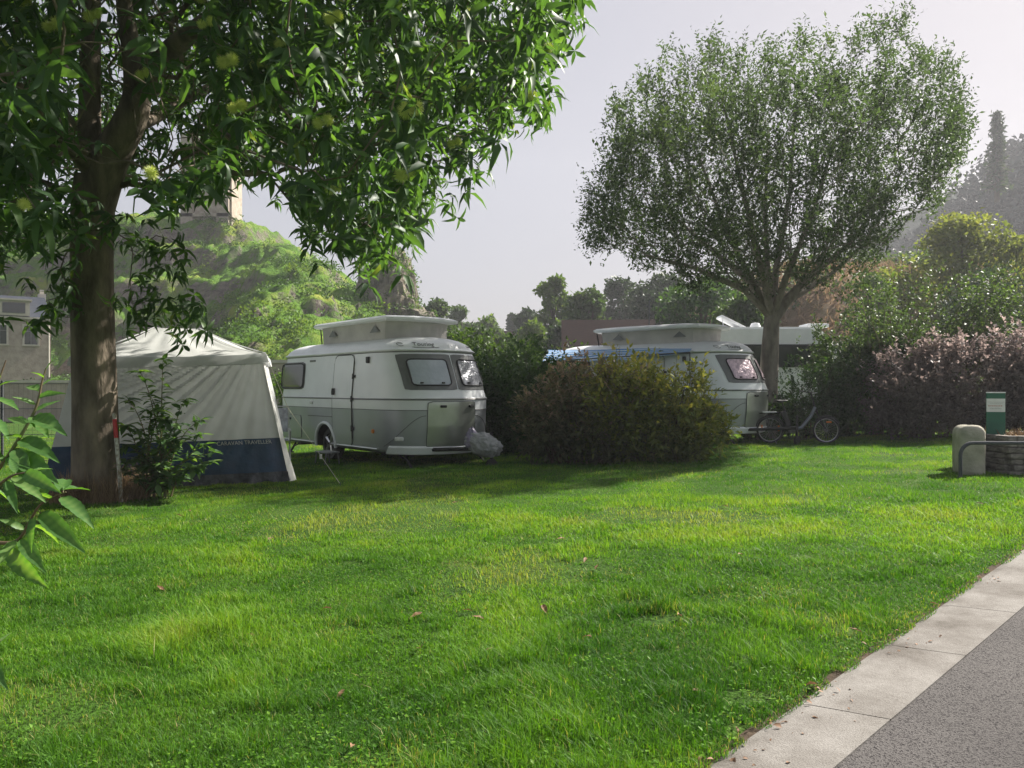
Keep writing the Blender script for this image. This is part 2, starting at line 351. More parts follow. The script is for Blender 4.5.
# ------------------------------------------------------------------ trees
def grow(pos, par, targets, step=.35, pen=.3, lift=.15, jit=.05, block=0):
    """branches grown from an existing skeleton to each target point, nearest first"""
    pos = [np.array(p, float) for p in pos]; par = list(par); path = [0.0]
    for i in range(1, len(pos)): path.append(path[par[i]] + float(np.linalg.norm(pos[i]-pos[par[i]])))
    A = np.zeros((len(pos)+len(targets)*30, 3)); L = np.zeros(len(A)); n = len(pos)
    A[:n] = pos; L[:n] = path
    L[:block] += 60
    P2 = list(par)
    root = pos[min(len(pos)-1, 4)]
    order = np.argsort(np.linalg.norm(targets-root, axis=1))
    for t in targets[order]:
        d = np.linalg.norm(A[:n]-t, axis=1); below = np.maximum(0, A[:n, 2]-t[2])
        c = d + pen*L[:n] + .6*below; j = int(np.argmin(c))
        dist = d[j]
        if dist < .08: continue
        p0 = A[j]; pd = p0-A[P2[j]] if P2[j] >= 0 and j > 0 else np.array([0, 0, 1.0])
        pd = pd/(np.linalg.norm(pd)+1e-9)
        ctrl = p0 + pd*dist*.35 + np.array([0, 0, lift*dist]); k = max(2, min(25, int(dist/step)+1)); prev = j
        for q in range(1, k+1):
            s = q/k; pt = (1-s)**2*p0 + 2*s*(1-s)*ctrl + s*s*t
            if q < k: pt = pt + RNG.normal(size=3)*jit*dist*.3
            if n >= len(A): break
            A[n] = pt; L[n] = L[prev] + np.linalg.norm(pt-A[prev]); P2.append(prev); prev = n; n += 1
    return A[:n].copy(), np.array(P2[:n])
def radii(pos, par, tip=.006, ex=2.3):
    n = len(pos); acc = np.zeros(n); ch = np.zeros(n, int)
    for i in range(n-1, 0, -1):
        if ch[i] == 0: acc[i] = tip**ex
        acc[par[i]] += acc[i]; ch[par[i]] += 1
    if acc[0] == 0: acc[0] = tip**ex
    return acc**(1/ex)
def wood(pos, par, r, minr=.0):
    n = len(pos); kids = [[] for _ in range(n)]
    for i in range(1, n): kids[par[i]].append(i)
    mb = MB(); stack = [0]; starts = [(0, None)]
    while starts:
        s, p = starts.pop(); pts = []; rs = []
        if p is not None: pts.append(pos[p]); rs.append(min(r[p], r[s]*1.25))
        c = s
        while True:
            pts.append(pos[c]); rs.append(r[c])
            if not kids[c]: break
            ks = sorted(kids[c], key=lambda q: -r[q])
            for q in ks[1:]: starts.append((q, c))
            c = ks[0]
        if rs[0] < minr or len(pts) < 2: continue
        nn = 14 if rs[0] > .12 else (8 if rs[0] > .04 else (5 if rs[0] > .015 else 3))
        mb.tube([Vector(q) for q in pts], [float(q) for q in rs], nn, cap=False)
    return mb
def foliage_at(pos, dirs, per, L, ratio, kind, spread=1.0, droop=.2, down=.0, off=.06, lsd=.25, fold=.25, up=.5):
    n = len(pos)*per; P = np.repeat(pos, per, 0); Dd = np.repeat(dirs, per, 0)
    d = norm(Dd*.7 + rdir(n)*spread + np.array([0, 0, -down]))
    P = P + RNG.normal(size=(n, 3))*off
    N = norm(rdir(n)*.6 + np.array([0, 0, up]))
    l = L*np.clip(1+RNG.normal(size=n)*lsd, .45, 1.6)
    return leafset(P, d, N, l, l*ratio, kind, fold, droop)

# ================================================================== GROUND
def grid(name, xs, ys, zf, m, kind='structure', parent=None, sm=True):
    X, Y = np.meshgrid(xs, ys); Z = zf(X.ravel(), Y.ravel()); nx = len(xs); ny = len(ys)
    V = np.stack([X.ravel(), Y.ravel(), Z], 1)
    i = np.arange(nx-1)[None, :] + np.arange(ny-1)[:, None]*nx; i = i.ravel()
    Fq = np.stack([i, i+1, i+1+nx, i+nx], 1).astype(np.int32)
    me = bpy.data.meshes.new(name); me.vertices.add(len(V)); me.vertices.foreach_set('co', V.astype(np.float32).ravel())
    me.loops.add(Fq.size); me.loops.foreach_set('vertex_index', Fq.ravel()); me.polygons.add(len(Fq))
    me.polygons.foreach_set('loop_start', np.arange(0, Fq.size, 4, dtype=np.int32)); me.update(calc_edges=True)
    o = link(name, me, m, parent, sm)
    if kind: o['kind'] = kind
    return o
K1a, K1b = gp(724, 768), gp(1024, 556)       # lawn side of the concrete strip
K2a, K2b = gp(837, 768), gp(1024, 608)       # road side
def ext(a, b, s): return a + (b-a)*s
kd = (K1b-K1a); kd.z = 0; kd.normalize(); kn = Vector((-kd.y, kd.x, 0))   # kn points to the lawn
def dist_lawn(x, y): return (x-K1a.x)*kn.x + (y-K1a.y)*kn.y     # >0 on the lawn
def lawn_z(x, y):
    z = ground(x, y); d = dist_lawn(x, y)
    return np.where(d < .02, 0.03*np.clip(x, -8, 14)-.02, z*smooth(0, .6, d) + (0.03*np.clip(x, -8, 14)+.012)*(1-smooth(0, .6, d)))
gx = np.concatenate([np.linspace(-240, -30, 14), np.linspace(-28, -10, 19), np.arange(-9.8, 12.01, .2), np.linspace(13, 30, 12), np.linspace(40, 240, 14)])
gy = np.concatenate([np.linspace(-40, -6, 8), np.arange(-5, 24.01, .2), np.linspace(25, 60, 20), np.linspace(75, 270, 14)])
lawn = grid('lawn', gx, gy, lawn_z, M['turf'])

def strip(name, pa, pb, qa, qb, s0, s1, n, dz, m, w=None):
    mb = MB(); vs = []
    for i in range(n+1):
        s = s0+(s1-s0)*i/n; a = ext(pa, pb, s); b = ext(qa, qb, s)
        vs += [Vector((a.x, a.y, .03*max(-8, min(14, a.x))+dz)), Vector((b.x, b.y, .03*max(-8, min(14, b.x))+dz))]
    mb.add(vs, [(2*i, 2*i+1, 2*i+3, 2*i+2) for i in range(n)])
    o = mb.build(name, m); o['kind'] = 'structure'; return o
# road, wide sheet to the right of the concrete strip
mb = MB(); vs = []
kd2 = (K2b-K2a); kd2.z = 0; kd2.normalize(); rn = Vector((kd2.y, -kd2.x, 0))
for i in range(61):
    a = K2a + kd2*(-8+i*.6)
    for w in (-.02, 1.2, 2.6, 4.2): 
        p = a + rn*w; vs.append((p.x, p.y, .03*max(-8, min(14, p.x))+.004))
mb.add(vs, [(4*i+j, 4*i+j+1, 4*i+j+5, 4*i+j+4) for i in range(60) for j in range(3)])
road = mb.build('road', M['asphalt']); road['kind'] = 'structure'
# concrete strip in slabs with joints
mb = MB()
jp = [gp(807, 707), gp(889, 647), gp(947, 607)]; s_j = [((p-K1a).dot(kd)) for p in jp]
sp = 1.55
cuts = [s_j[0]-sp*3, s_j[0]-sp*2, s_j[0]-sp, s_j[0], s_j[1], s_j[2]] + [s_j[2]+sp*1.3*i for i in range(1, 14)]
Wk = 0.0
def kpt(s, t):
    a = K1a + kd*s
    # road-side edge at the same chainage
    q = K2a + kd2*(((a-K2a).dot(kd2))); p = a.lerp(q, t)
    return p.x, p.y, .03*max(-8, min(14, p.x))+.012
for i in range(len(cuts)-1):
    a, b = cuts[i]+.003, cuts[i+1]-.003; vs = []; n = 10; sk = .12
    for j in range(n+1):
        for t in (-.35, .0, .25, .5, .75, 1.0):
            s = a+(b-a)*j/n + sk*(t-.0)*0.6; x, y, z = kpt(s, t)
            vs.append((x, y, z - (.02 if t < 0 else 0)))
    f = [(6*j+k, 6*j+k+1, 6*j+k+7, 6*j+k+6) for j in range(n) for k in range(5)]
    b0 = len(vs)
    # rim down
    rim = [6*j+5 for j in range(n+1)]; vs += [(vs[q][0], vs[q][1], vs[q][2]-.03) for q in rim]
    f += [(rim[j], b0+j, b0+j+1, rim[j+1]) for j in range(n)]
    mb.add(vs, f)
kerb = mb.build('kerb_strip', M['kerb']); kerb['kind'] = 'structure'
kbx = MB(); vs = []
for i in range(41):
    for t in (-.3, 1.0):
        x, y, z = kpt(-6+i*.8, t); vs.append((x, y, z-.009))
kbx.add(vs, [(2*i, 2*i+1, 2*i+3, 2*i+2) for i in range(40)])
kb = kbx.build('kerb_bed', M['soil']); kb['kind'] = 'structure'

# ------------------------------------------------------------------ grass
def grass():
    rho0 = 19000.; out = []
    Ds = []; 
    # depth-binned sampling
    edges = np.concatenate([np.arange(1.9, 6, .25), np.arange(6, 25.1, .5)])
    pts = []
    for a, b in zip(edges[:-1], edges[1:]):
        D = (a+b)/2; rho = rho0 if D < 3.6 else rho0*(3.6/D)**1.75
        wl, wr = -.74*D-.6, .74*D+.6; n = int(rho*(wr-wl)*(b-a))
        pts.append(np.stack([RNG.uniform(wl, wr, n), RNG.uniform(a, b, n)], 1))
    P = np.concatenate(pts); x, y = P[:, 0], P[:, 1]
    P3 = np.stack([x, y, 0*x], 1)
    d = dist_lawn(x, y); e = fbm(P3, 3.0, 3); e2 = fbm(P3, .7, 2)
    keep = d > (-.26 + .30*e + .26*fbm(P3+3, 1.1, 2)*(.5+vnoise(P3+8, 7.0))) 
    worn = fbm(P3+40, .9, 4); 
    keep &= ~((worn > .645) & (RNG.random(len(x)) < .75))
    for (bx, by, br) in ((594, 568, .16), (604, 573, .10), (588, 562, .12), (724, 508, .2), (620, 592, .10), (640, 604, .12), (655, 622, .12), (676, 690, .10), (232, 628, .12), (222, 624, .10), (470, 612, .08), (600, 480, .25), (440, 508, .15), (545, 600, .08), (800, 560, .10), (745, 700, .12), (150, 520, .2), (350, 560, .1)):
        c = gp(bx, by); keep &= ~((((x-c.x)/br)**2+((y-c.y)/(br*.8))**2 < .4+1.3*e) & (RNG.random(len(x)) < .86))
    P3 = P3[keep]; x = x[keep]; y = y[keep]; d = d[keep]; worn = worn[keep]; n = len(x)
    h1 = fbm(P3, 1.6, 3); h2 = fbm(P3+9, 5.0, 2)
    D = y; H = (.019+.020*smooth(.35, .75, h1)+.028*smooth(.52, .8, h2))*np.clip(1+RNG.normal(size=n)*.3, .4, 2)
    H *= np.where(D > 9, .85, 1); H *= np.clip(.45+d*2.0, .45, 1)
    tall = smooth(2.5, 6, -x-0.35*y+3.0); H *= 1+.5*tall*smooth(3, 8, 11-y)
    for (tpx, tpy, tr, tm) in ((690, 705, .22, .5), (665, 690, .18, .5), (625, 600, .22, .7), (608, 585, .18, .6), (650, 612, .2, .6), (515, 655, .16, .5), (160, 640, .35, .7), (190, 650, .3, .6), (230, 628, .22, .5), (560, 690, .25, .5), (600, 575, .10, 1.0), (648, 598, .10, 1.2), (636, 588, .1, 1.0), (668, 612, .12, 1.1), (684, 700, .12, .5), (700, 716, .12, .5), (240, 634, .12, .8), (760, 620, .15, .8), (860, 600, .15, .7), (540, 520, .3, .7), (700, 690, .25, .7), (420, 690, .2, .4), (330, 655, .3, .5)):
        c = gp(tpx, tpy); H *= 1+tm*.75*np.exp(-(((x-c.x)/tr)**2+((y-c.y)/tr)**2)*(1+1.2*(h2-.5)))
    wd = np.clip(.0030*(D/3.6)**.75, .0028, .014)*RNG.uniform(.7, 1.3, n)
    an = RNG.uniform(0, 2*math.pi, n); ln = RNG.normal(0, .85, n)+.4; 
    lx, ly = np.cos(an)*ln, np.sin(an)*ln
    sa = an + math.pi/2 + RNG.normal(0, .5, n); sx, sy = np.cos(sa), np.sin(sa)
    B = np.stack([x, y, lawn_z(x, y)-.004], 1)
    S = np.stack([sx, sy, 0*sx], 1); Ld = np.stack([lx, ly, 0*lx], 1)
    up = np.array([0, 0, 1.0])
    var = np.clip(.42+(h1-.5)*1.2+(fbm(P3+77, .45, 3)-.5)*1.3+RNG.normal(0, .16, n)+.3*smooth(.6, .75, worn), 0, .9)
    dead = RNG.random(n) < (.022+.22*smooth(.56, .68, worn)+.10*smooth(.25, 0, d)); var = np.where(dead, RNG.uniform(.9, 1, n), var)
    near = D < 8.5
    def lv(mask, seg):
        b = B[mask]; s = S[mask]; l = Ld[mask]; hh = H[mask][:, None]; w = wd[mask][:, None]; 
        if seg == 2:
            m1 = b + up*hh*.55 + l*hh*.22; tip = b + up*hh*.95 + l*hh*.85
            V = np.stack([b-s*w*.5, b+s*w*.5, m1-s*w*.42, m1+s*w*.42, tip], 1); T = np.array([[0, 1, 3], [0, 3, 2], [2, 3, 4]])
        else:
            tip = b + up*hh + l*hh*.6; V = np.stack([b-s*w*.5, b+s*w*.5, tip], 1); T = np.array([[0, 1, 2]])
        k = V.shape[1]; Tt = (T[None] + (np.arange(len(b))*k)[:, None, None]).reshape(-1, 3)
        return V.reshape(-1, 3), Tt, np.repeat(var[mask], k)
    V1, T1, a1 = lv(near, 2); V2, T2, a2 = lv(~near, 1)
    # clover-like broad leaves and thatch lying flat
    m = 26000; D = 1.9+ (12-1.9)*RNG.random(m)**1.2; xx = RNG.uniform(-.75, .75, m)*D; q = np.stack([xx, D, 0*xx], 1)
    kk = (dist_lawn(xx, D) > .05) & (fbm(q+5, 1.4, 3) > .52); q = q[kk]; m = len(q); q[:, 2] = lawn_z(q[:, 0], q[:, 1])+RNG.uniform(.005, .035, m)
    dd = rdir(m); dd[:, 2] = np.abs(dd[:, 2])*.5
    Vc, Tc, kc = leafset(q, dd, np.tile(up, (m, 1)), RNG.uniform(.012, .026, m), RNG.uniform(.009, .016, m), 'diamond')
    ac = np.repeat(RNG.uniform(.1, .6, m), kc)
    V = np.concatenate([V1, V2, Vc]); T = np.concatenate([T1, T2+len(V1), Tc+len(V1)+len(V2)]); a = np.concatenate([a1, a2, ac])
    o = np_mesh('grass', V, T, M['grass'], None, a, 1)
    prop(o, 'short green grass covering the camping pitch lawn', 'grass', kind='stuff')
grass()

# fallen leaves, each its own
def fallen():
    spots = [(468, 612), (478, 619), (489, 653), (270, 543), (327, 612), (420, 650), (935, 608), (587, 642), (597, 570), (561, 544), (585, 564), (190, 514), (180, 519), (725, 508), (430, 552), (415, 618),
             (790, 744), (792, 748), (812, 690), (855, 636), (352, 756), (520, 690), (585, 500), (640, 545), (680, 622), (250, 640), (160, 590), (340, 700), (700, 700), (545, 612), (740, 560), (870, 500), (330, 520), (395, 500), (980, 505), (560, 735), (455, 505)]
    lv = None
    for i, (px, py) in enumerate(spots):
        p = gp(px, py); p.z = float(lawn_z(p.x, p.y)) + (.03 if dist_lawn(p.x, p.y) > .1 else .016)
        if lv is None:
            P = np.zeros((1, 3)); V, T, k = leafset(P-np.array([[.05, 0, 0]]), np.array([[1., 0, .05]]), np.array([[0, 0, 1.]]), .10, .045, 'serrate', .5, .15, .15)
            lv = np_mesh('fallen_leaf', V, T, M['leafb']); o = lv
        else:
            o = lv.copy(); COL.objects.link(o)
        o.location = p; s = random.uniform(.55, 1.05); o.scale = (s, s, s); o.rotation_euler = (random.uniform(-.5, .5), random.uniform(-.4, .4), random.uniform(0, 6.28))
        on = dist_lawn(p.x, p.y) < .03
        prop(o, 'curled brown dry leaf lying on the concrete strip beside the road' if on else 'small brown dry leaf fallen on the green lawn', 'leaf', 'dry leaves on the concrete strip' if on else 'dry leaves scattered on the lawn')
fallen()

def litter():
    n = 900; s = RNG.uniform(-5, 16, n); P = np.stack([K1a.x+kd.x*s, K1a.y+kd.y*s, 0*s], 1); off = RNG.normal(.0, .07, n); g = fbm(P, 1.3, 3) > .47; P = P[g]; off = off[g]; n = len(P)
    P = P+np.array(kn)[None]*off[:, None]; P[:, 2] = .03*np.clip(P[:, 0], -8, 14)+.016+np.where(off > 0, .012, 0)
    d = rdir(n); d[:, 2] *= .25; L = RNG.uniform(.008, .035, n); V, T, k = leafset(P, d, np.tile([0, 0, 1.], (n, 1))+rdir(n)*.4, L, L*RNG.uniform(.2, .7, n), 'lance', .4, .3)
    o = np_mesh('leaf_litter', V, T, M['leafb'], None, RNG.random(n), k); prop(o, 'crumbs of dry leaf and straw along the edge of the concrete strip', 'leaf litter', kind='stuff')
litter()
# ================================================================== DISTANT TERRAIN
def hill_z(x, y):
    P = np.stack([x, y, 0*x], 1)
    foot = 38 + 22*smooth(-14, -26, x)
    wob = (fbm(P, .12, 4)-.5)*9
    hA = 24.5/(84-foot)*(y-foot+wob); hB = .66*(-10.5-x+wob*.3)+8.0 - .02*np.maximum(0, 70-y)*1.0
    k = 2.0; h = -np.log(np.exp(-np.clip(hA, -20, 60)/k)+np.exp(-np.clip(hB, -20, 60)/k)+np.exp(-20.0/k))*k
    t = h + (fbm(P+31, .35, 4)-.5)*3.0
    ter = np.sin(t*1.9)*.42 + np.sin(t*3.7+1)*.16
    h = h + ter*smooth(.3, 2, h) + (np.abs(fbm(P+5, .28, 5)-.5)*-4+.5)*smooth(0, 2, h)
    h = h + (.5-np.abs(fbm(P+61, 1.1, 4)-.5)*3.2)*.55*smooth(.3, 2, h)
    return np.where(h < -1.5, -1.5, h)-.25
hl = grid('castle_hill', np.concatenate([np.arange(-110, -50, .8), np.arange(-50, 6, .28)]), np.concatenate([np.arange(36, 84, .28), np.arange(84, 130, 2)]), hill_z, M['hill'], sm=False)
def bank_z(x, y):
    P = np.stack([x, y, 0*x], 1); n = (fbm(P, .15, 4)-.5)*3
    f = smooth(33, 56, y+n); e = smooth(8, 20, x+n)
    return -.3 + 10.2*f*e + n*.3*f
grid('dry_bank', np.arange(6, 70, .8), np.arange(31, 90, .8), bank_z, M['bank'])
def wood_z(x, y):
    P = np.stack([x, y, 0*x], 1); n = (fbm(P, .05, 4)-.5)*14
    e = smooth(40, 118, x+n*.6); f = smooth(85, 140, y)
    return -1 + 52*e*f + n*.5*e
grid('wooded_hill', np.arange(20, 230, 4), np.arange(80, 260, 4), wood_z, M['wood'])
# limestone crag at the hill's right end: several weathered blocks in one mass
def crag():
    bm = bmesh.new()
    for k, (px, py, D, rx, ry, rz) in enumerate([(391, 324, 60, 1.9, 2.6, 3.0), (393, 298, 60, 1.7, 2.4, 3.2), (400, 316, 60, 1.8, 2.2, 1.9), (396, 275, 60.5, 1.2, 1.8, 2.2), (412, 322, 59, 1.8, 2, 1.2), (378, 300, 62, 1.6, 2.4, 2.6), (403, 290, 60.5, .9, 1.2, 1.3)]):
        b2 = bmesh.new(); bmesh.ops.create_icosphere(b2, subdivisions=4, radius=1)
        P = np.array([v.co[:] for v in b2.verts]); n = fbm(P+3*k, 1.7, 5); n2 = np.abs(fbm(P+9*k, 4.5, 3)-.5); c = at(px, py, D)
        for v, a, b_ in zip(b2.verts, n, n2):
            s = .55+.95*a-.7*b_; st = round(v.co.z*3.3)/3.3*.5+v.co.z*.5
            v.co = Vector((c.x+v.co.x*rx*s, c.y+v.co.y*ry*s, c.z+st*rz*s))
        t = bpy.data.meshes.new('t'); b2.to_mesh(t); b2.free(); bm.from_mesh(t); bpy.data.meshes.remove(t)
    me = bpy.data.meshes.new('rock_outcrop'); bm.to_mesh(me); bm.free()
    o = link('rock_outcrop', me, M['rock']); o['kind'] = 'structure'
    Vv = np.array([v.co[:] for v in me.vertices]); Nv = np.array([v.normal[:] for v in me.vertices]); k = (fbm(Vv, .9, 3) > .50) & (Nv[:, 2] > -.1); Vv = np.repeat(Vv[k], 7, 0); n = len(Vv)
    Vv = Vv+RNG.normal(size=(n, 3))*.16; L = RNG.uniform(.10, .24, n); V, T, kk = leafset(Vv, rdir(n, .3), rdir(n, .8), L, L*.6)
    o = np_mesh('crag_ivy', V, T, M['hillgreen'], None, RNG.random(n)*.75, kk); prop(o, 'green ivy and tufts clinging to the limestone crag', 'ivy', kind='stuff')
crag()

# scrub on the hill: low tufts of leaf clumps
def hill_scrub():
    n = 5200; x = RNG.uniform(-60, -4, n); y = 38+RNG.random(n)*42; P = np.stack([x, y, 0*x], 1)
    z = hill_z(x, y); k = (fbm(P+11, .22, 3) > .50) & (z > .3); P = P[k]; z = z[k]; P[:, 2] = z; m = len(P); per = 42
    r = np.repeat(RNG.uniform(.25, .9, m), per)[:, None]
    Q = np.repeat(P, per, 0) + rdir(m*per)*r*np.array([1, 1, .55]) + np.array([0, 0, .15])
    L = RNG.uniform(.12, .24, m*per)
    V, T, kk = leafset(Q, rdir(m*per, .3), rdir(m*per, .8), L, L*.6)
    v = np.repeat(np.clip(fbm(P+3, .3, 2)*1.4-.25, 0, 1), per)*.7+RNG.random(m*per)*.3
    o = np_mesh('hillside_scrub', V, T, M['hillgreen'], None, v, kk); prop(o, 'low green scrub and grass tufts on the rocky hillside', 'scrub', kind='stuff')
hill_scrub()
def bank_scrub():
    n = 5200; x = RNG.uniform(9, 60, n); y = RNG.uniform(33, 62, n); z = bank_z(x, y); k = z > .1; P = np.stack([x, y, z], 1)[k]; m = len(P); per = 15
    r = np.repeat(RNG.uniform(.2, .8, m), per)[:, None]; Q = np.repeat(P, per, 0)+rdir(m*per, .6)*r; L = RNG.uniform(.25, .6, m*per)
    V, T, kk = leafset(Q, rdir(m*per, .9), rdir(m*per), L, L*.16); v = RNG.random(m*per)
    o = np_mesh('dry_tufts', V, T, M['dry'], None, v, kk); prop(o, 'tall dry brown grass covering the bank behind the trees', 'dry grass', kind='stuff')
    n = 900; x = RNG.uniform(12, 60, n); y = RNG.uniform(33, 60, n); z = bank_z(x, y); P = np.stack([x, y, z+.3], 1); k = fbm(P, .25, 3) > .5; P = P[k]; m = len(P); per = 60
    r = np.repeat(RNG.uniform(.5, 1.5, m), per)[:, None]; Q = np.repeat(P, per, 0)+rdir(m*per, .3)*r; L = RNG.uniform(.2, .4, m*per)
    V, T, kk = leafset(Q, rdir(m*per), rdir(m*per, .8), L, L*.6); o = np_mesh('bank_scrub', V, T, M['far'], None, RNG.random(m*per), kk); prop(o, 'green scrub scattered over the dry bank', 'scrub', kind='stuff')
bank_scrub()
def woodland():
    n = 900; x = RNG.uniform(48, 150, n); y = RNG.uniform(92, 165, n); z = wood_z(x, y); k = z > 1.5
    P = np.stack([x, y, z+1.5], 1)[k]; m = len(P); per = 55
    r = np.repeat(RNG.uniform(2, 4.2, m), per)[:, None]
    Q = np.repeat(P, per, 0) + rdir(m*per, .5)*r*np.array([1, 1, 1.15]); L = RNG.uniform(.9, 1.7, m*per)
    V, T, kk = leafset(Q, rdir(m*per), rdir(m*per, .8), L, L*.7)
    o = np_mesh('woodland', V, T, M['wooddark'], None, np.repeat(RNG.random(m), per)*.6+RNG.random(m*per)*.3, kk); prop(o, 'dark hazy woodland covering the far hill', 'woodland', kind='stuff')
woodland()

def far_tree(name, label, px, ytop, wpx, D, m, base=0, group='trees in the distance behind the caravans', n=3800, tall=1.0, L=None, ex=None):
    z1 = CAMH+(HY-ytop)/F*D; rx = wpx/F*D; X = (px-CX)/F*D; root = thing(name, label, 'tree', (X, D, base), 0, group)
    hgt = z1-base; cz = base + hgt*.52; rz = hgt*.54
    mb = MB(); mb.tube([(0, 0, -.5), (.1, 0, hgt*.4), (0, .1, hgt*.8)], [hgt*.022+.08, hgt*.015+.05, .03], 8)
    nb = 40; lob = []
    for i in range(nb):
        a = RNG.uniform(0, 2*math.pi); q = RNG.uniform(-.9, .95); rr = math.sqrt(max(0, 1-q*q))*RNG.uniform(.45, .8)
        c = np.array([math.cos(a)*rr*rx, math.sin(a)*rr*rx, (cz-base)+q*rz*.78]); s = RNG.uniform(.34, .52)*rx*(1 if tall <= 1 else .9)
        lob.append((c, s)); mb.tube([(0, 0, hgt*.3), Vector(c*np.array([.5, .5, .8])), Vector(c)], [.10, .06, .02], 5)
    mb.build('trunk', M['barkfar'], root)
    L = L or max(.30, 4.6/F*D); P = []; var = []
    for c, s in lob:
        k = int(n/nb); d = rdir(k); rr = s*np.clip(1-np.abs(RNG.normal(0, .3, k)), .1, 1.1)
        q = c + d*rr[:, None]*np.array([1, 1, .8]); P.append(q); var.append(np.clip(RNG.uniform(.1, .8)*.6+RNG.random(k)*.45, 0, 1))
    P = np.concatenate(P); var = np.concatenate(var); g = fbm(P+px, 4/max(rx, 1), 3) > .30; P = P[g]; var = var[g]; k = len(P)
    l = L*RNG.uniform(.6, 1.3, k); V, T, kk = leafset(P, rdir(k, -.2), rdir(k, .8), l, l*.65)
    np_mesh('crown', V, T, m, root, var, kk); return root
FT = [
 ('deciduous_tree', 'tall light green tree with narrow pointed crown, highest in the distance', 552, 270, 22, 72, 'farl', 1.4),
 ('deciduous_tree', 'round olive green tree just right of the tall light green one', 586, 286, 25, 64, 'far', 1),
 ('deciduous_tree', 'dark green tree standing right behind the brown roof ridge', 622, 276, 30, 84, 'fard', 1),
 ('deciduous_tree', 'broad dark tree between brown roof and the large branching tree', 662, 270, 36, 72, 'fard', 1),
 ('deciduous_tree', 'dark leafy tree directly behind the second caravan pop-top', 700, 272, 46, 46, 'hedge', 1),
 ('deciduous_tree', 'mid green tree left of the tall light green one', 527, 304, 14, 88, 'fard', 1),
 ('deciduous_tree', 'small slim tree on the skyline above the little pointed house', 513, 306, 5, 120, 'fard', 2),
 ('deciduous_tree', 'pale green rounded tree left of the little pointed house', 488, 312, 15, 95, 'farl', 1),
 ('deciduous_tree', 'hazy green tree right behind the first caravan roof', 462, 302, 17, 90, 'far', 1),
 ('deciduous_tree', 'leafy green tree at the foot of the limestone crag', 434, 298, 22, 74, 'far', 1),
 ('deciduous_tree', 'small bushy tree against the crag on the skyline', 415, 304, 12, 66, 'farl', 1),
 ('deciduous_tree', 'low round green tree above the first caravan front window', 478, 322, 17, 60, 'far', 1),
 ('deciduous_tree', 'low bright green tree beside the little pointed house', 535, 322, 20, 66, 'farl', 1),
 ('deciduous_tree', 'low dark tree left of the brown roof', 563, 318, 18, 58, 'fard', 1),
 ('deciduous_tree', 'low green tree over the dark hedge', 503, 334, 17, 50, 'far', 1),
 ('deciduous_tree', 'low green tree between pop-top roof and crag', 447, 322, 18, 55, 'far', 1),
 ('deciduous_tree', 'green tree seen under the left limbs of the large tree', 742, 292, 34, 40, 'far', 1),
]
for nm, lb, px, yt, w, D, mm, tl in FT: far_tree(nm, lb, px, yt, w, D, M[mm], -.3, tall=tl, n=11000 if D < 80 else 8000)
far_tree('yellowing_tree', 'yellow green tree on the bank at right, leaves turning', 965, 214, 52, 42, M['yellow'], 1.5, 'trees on the bank at right', 13000, L=.24)
far_tree('yellowing_tree', 'smaller yellow green tree nearer the large branching tree', 900, 252, 36, 40, M['yellow'], 1.0, 'trees on the bank at right', 4200, L=.22)
far_tree('deciduous_tree', 'dark green shrubby tree below the yellowing tree at right edge', 985, 268, 60, 34, M['fard'], .3, 'trees on the bank at right', 6500, L=.2)
far_tree('deciduous_tree', 'yellow green tree cut by the right picture edge', 1045, 226, 44, 40, M['yellow'], 1.2, 'trees on the bank at right', 5000, L=.24)
far_tree('deciduous_tree', 'green tree on the bank left of the yellow ones', 872, 268, 32, 36, M['far'], .3, 'trees on the bank at right', 4200, L=.2)

def conifer(px, ytop, D, base, label):
    X = (px-CX)/F*D; z1 = CAMH+(HY-ytop)/F*D; h = z1-base; root = thing('conifer', label, 'tree', (X, D, base))
    mb = MB(); mb.tube([(0, 0, 0), (0, 0, h)], [.4, .06], 8); P = []
    for z in np.arange(h*.15, h*.97, h*.045):
        r = (1-z/h)*h*.17+.3; 
        for j in range(7):
            a = RNG.uniform(0, 6.28); rr = r*RNG.uniform(.5, 1.15); e = np.array([math.cos(a)*rr, math.sin(a)*rr, z-rr*.12]); mb.tube([(0, 0, z), Vector(e)], [.10, .03], 4)
            s = np.linspace(.15, 1, 26)[:, None]; P.append(np.array([0, 0, z])*(1-s)+e*s)
    mb.build('trunk', M['barkfar'], root); P = np.concatenate(P); P = P[::2]+RNG.normal(size=P[::2].shape)*.18; k = len(P); l = RNG.uniform(.5, 1.0, k)
    V, T, kk = leafset(P, rdir(k, -.6), rdir(k, .5), l, l*.4); np_mesh('crown', V, T, M['fard'], root, RNG.random(k), kk)
conifer(997, 110, 116, 29, 'lone dark conifer rising on the skyline of the far hill')

# ------------------------------------------------------------------ haze
hb = MB(); hb.box((0, 115, 39.4), (490, 320, 82)); hz_o = hb.build('haze', None)
hm = bpy.data.materials.new('haze'); hm.use_nodes = True; nt = hm.node_tree; nt.nodes.clear()
pv = nt.nodes.new('ShaderNodeVolumePrincipled'); pv.inputs['Density'].default_value = HAZE; pv.inputs['Color'].default_value = (.93, .94, 1, 1)
pv.inputs['Anisotropy'].default_value = .25
mo = nt.nodes.new('ShaderNodeOutputMaterial'); nt.links.new(pv.outputs[0], mo.inputs['Volume'])
hz_o.data.materials.clear(); hz_o.data.materials.append(hm); prop(hz_o, 'thin pale haze in the morning air', 'haze', kind='stuff')
if HAZE <= 0: bpy.data.objects.remove(hz_o)

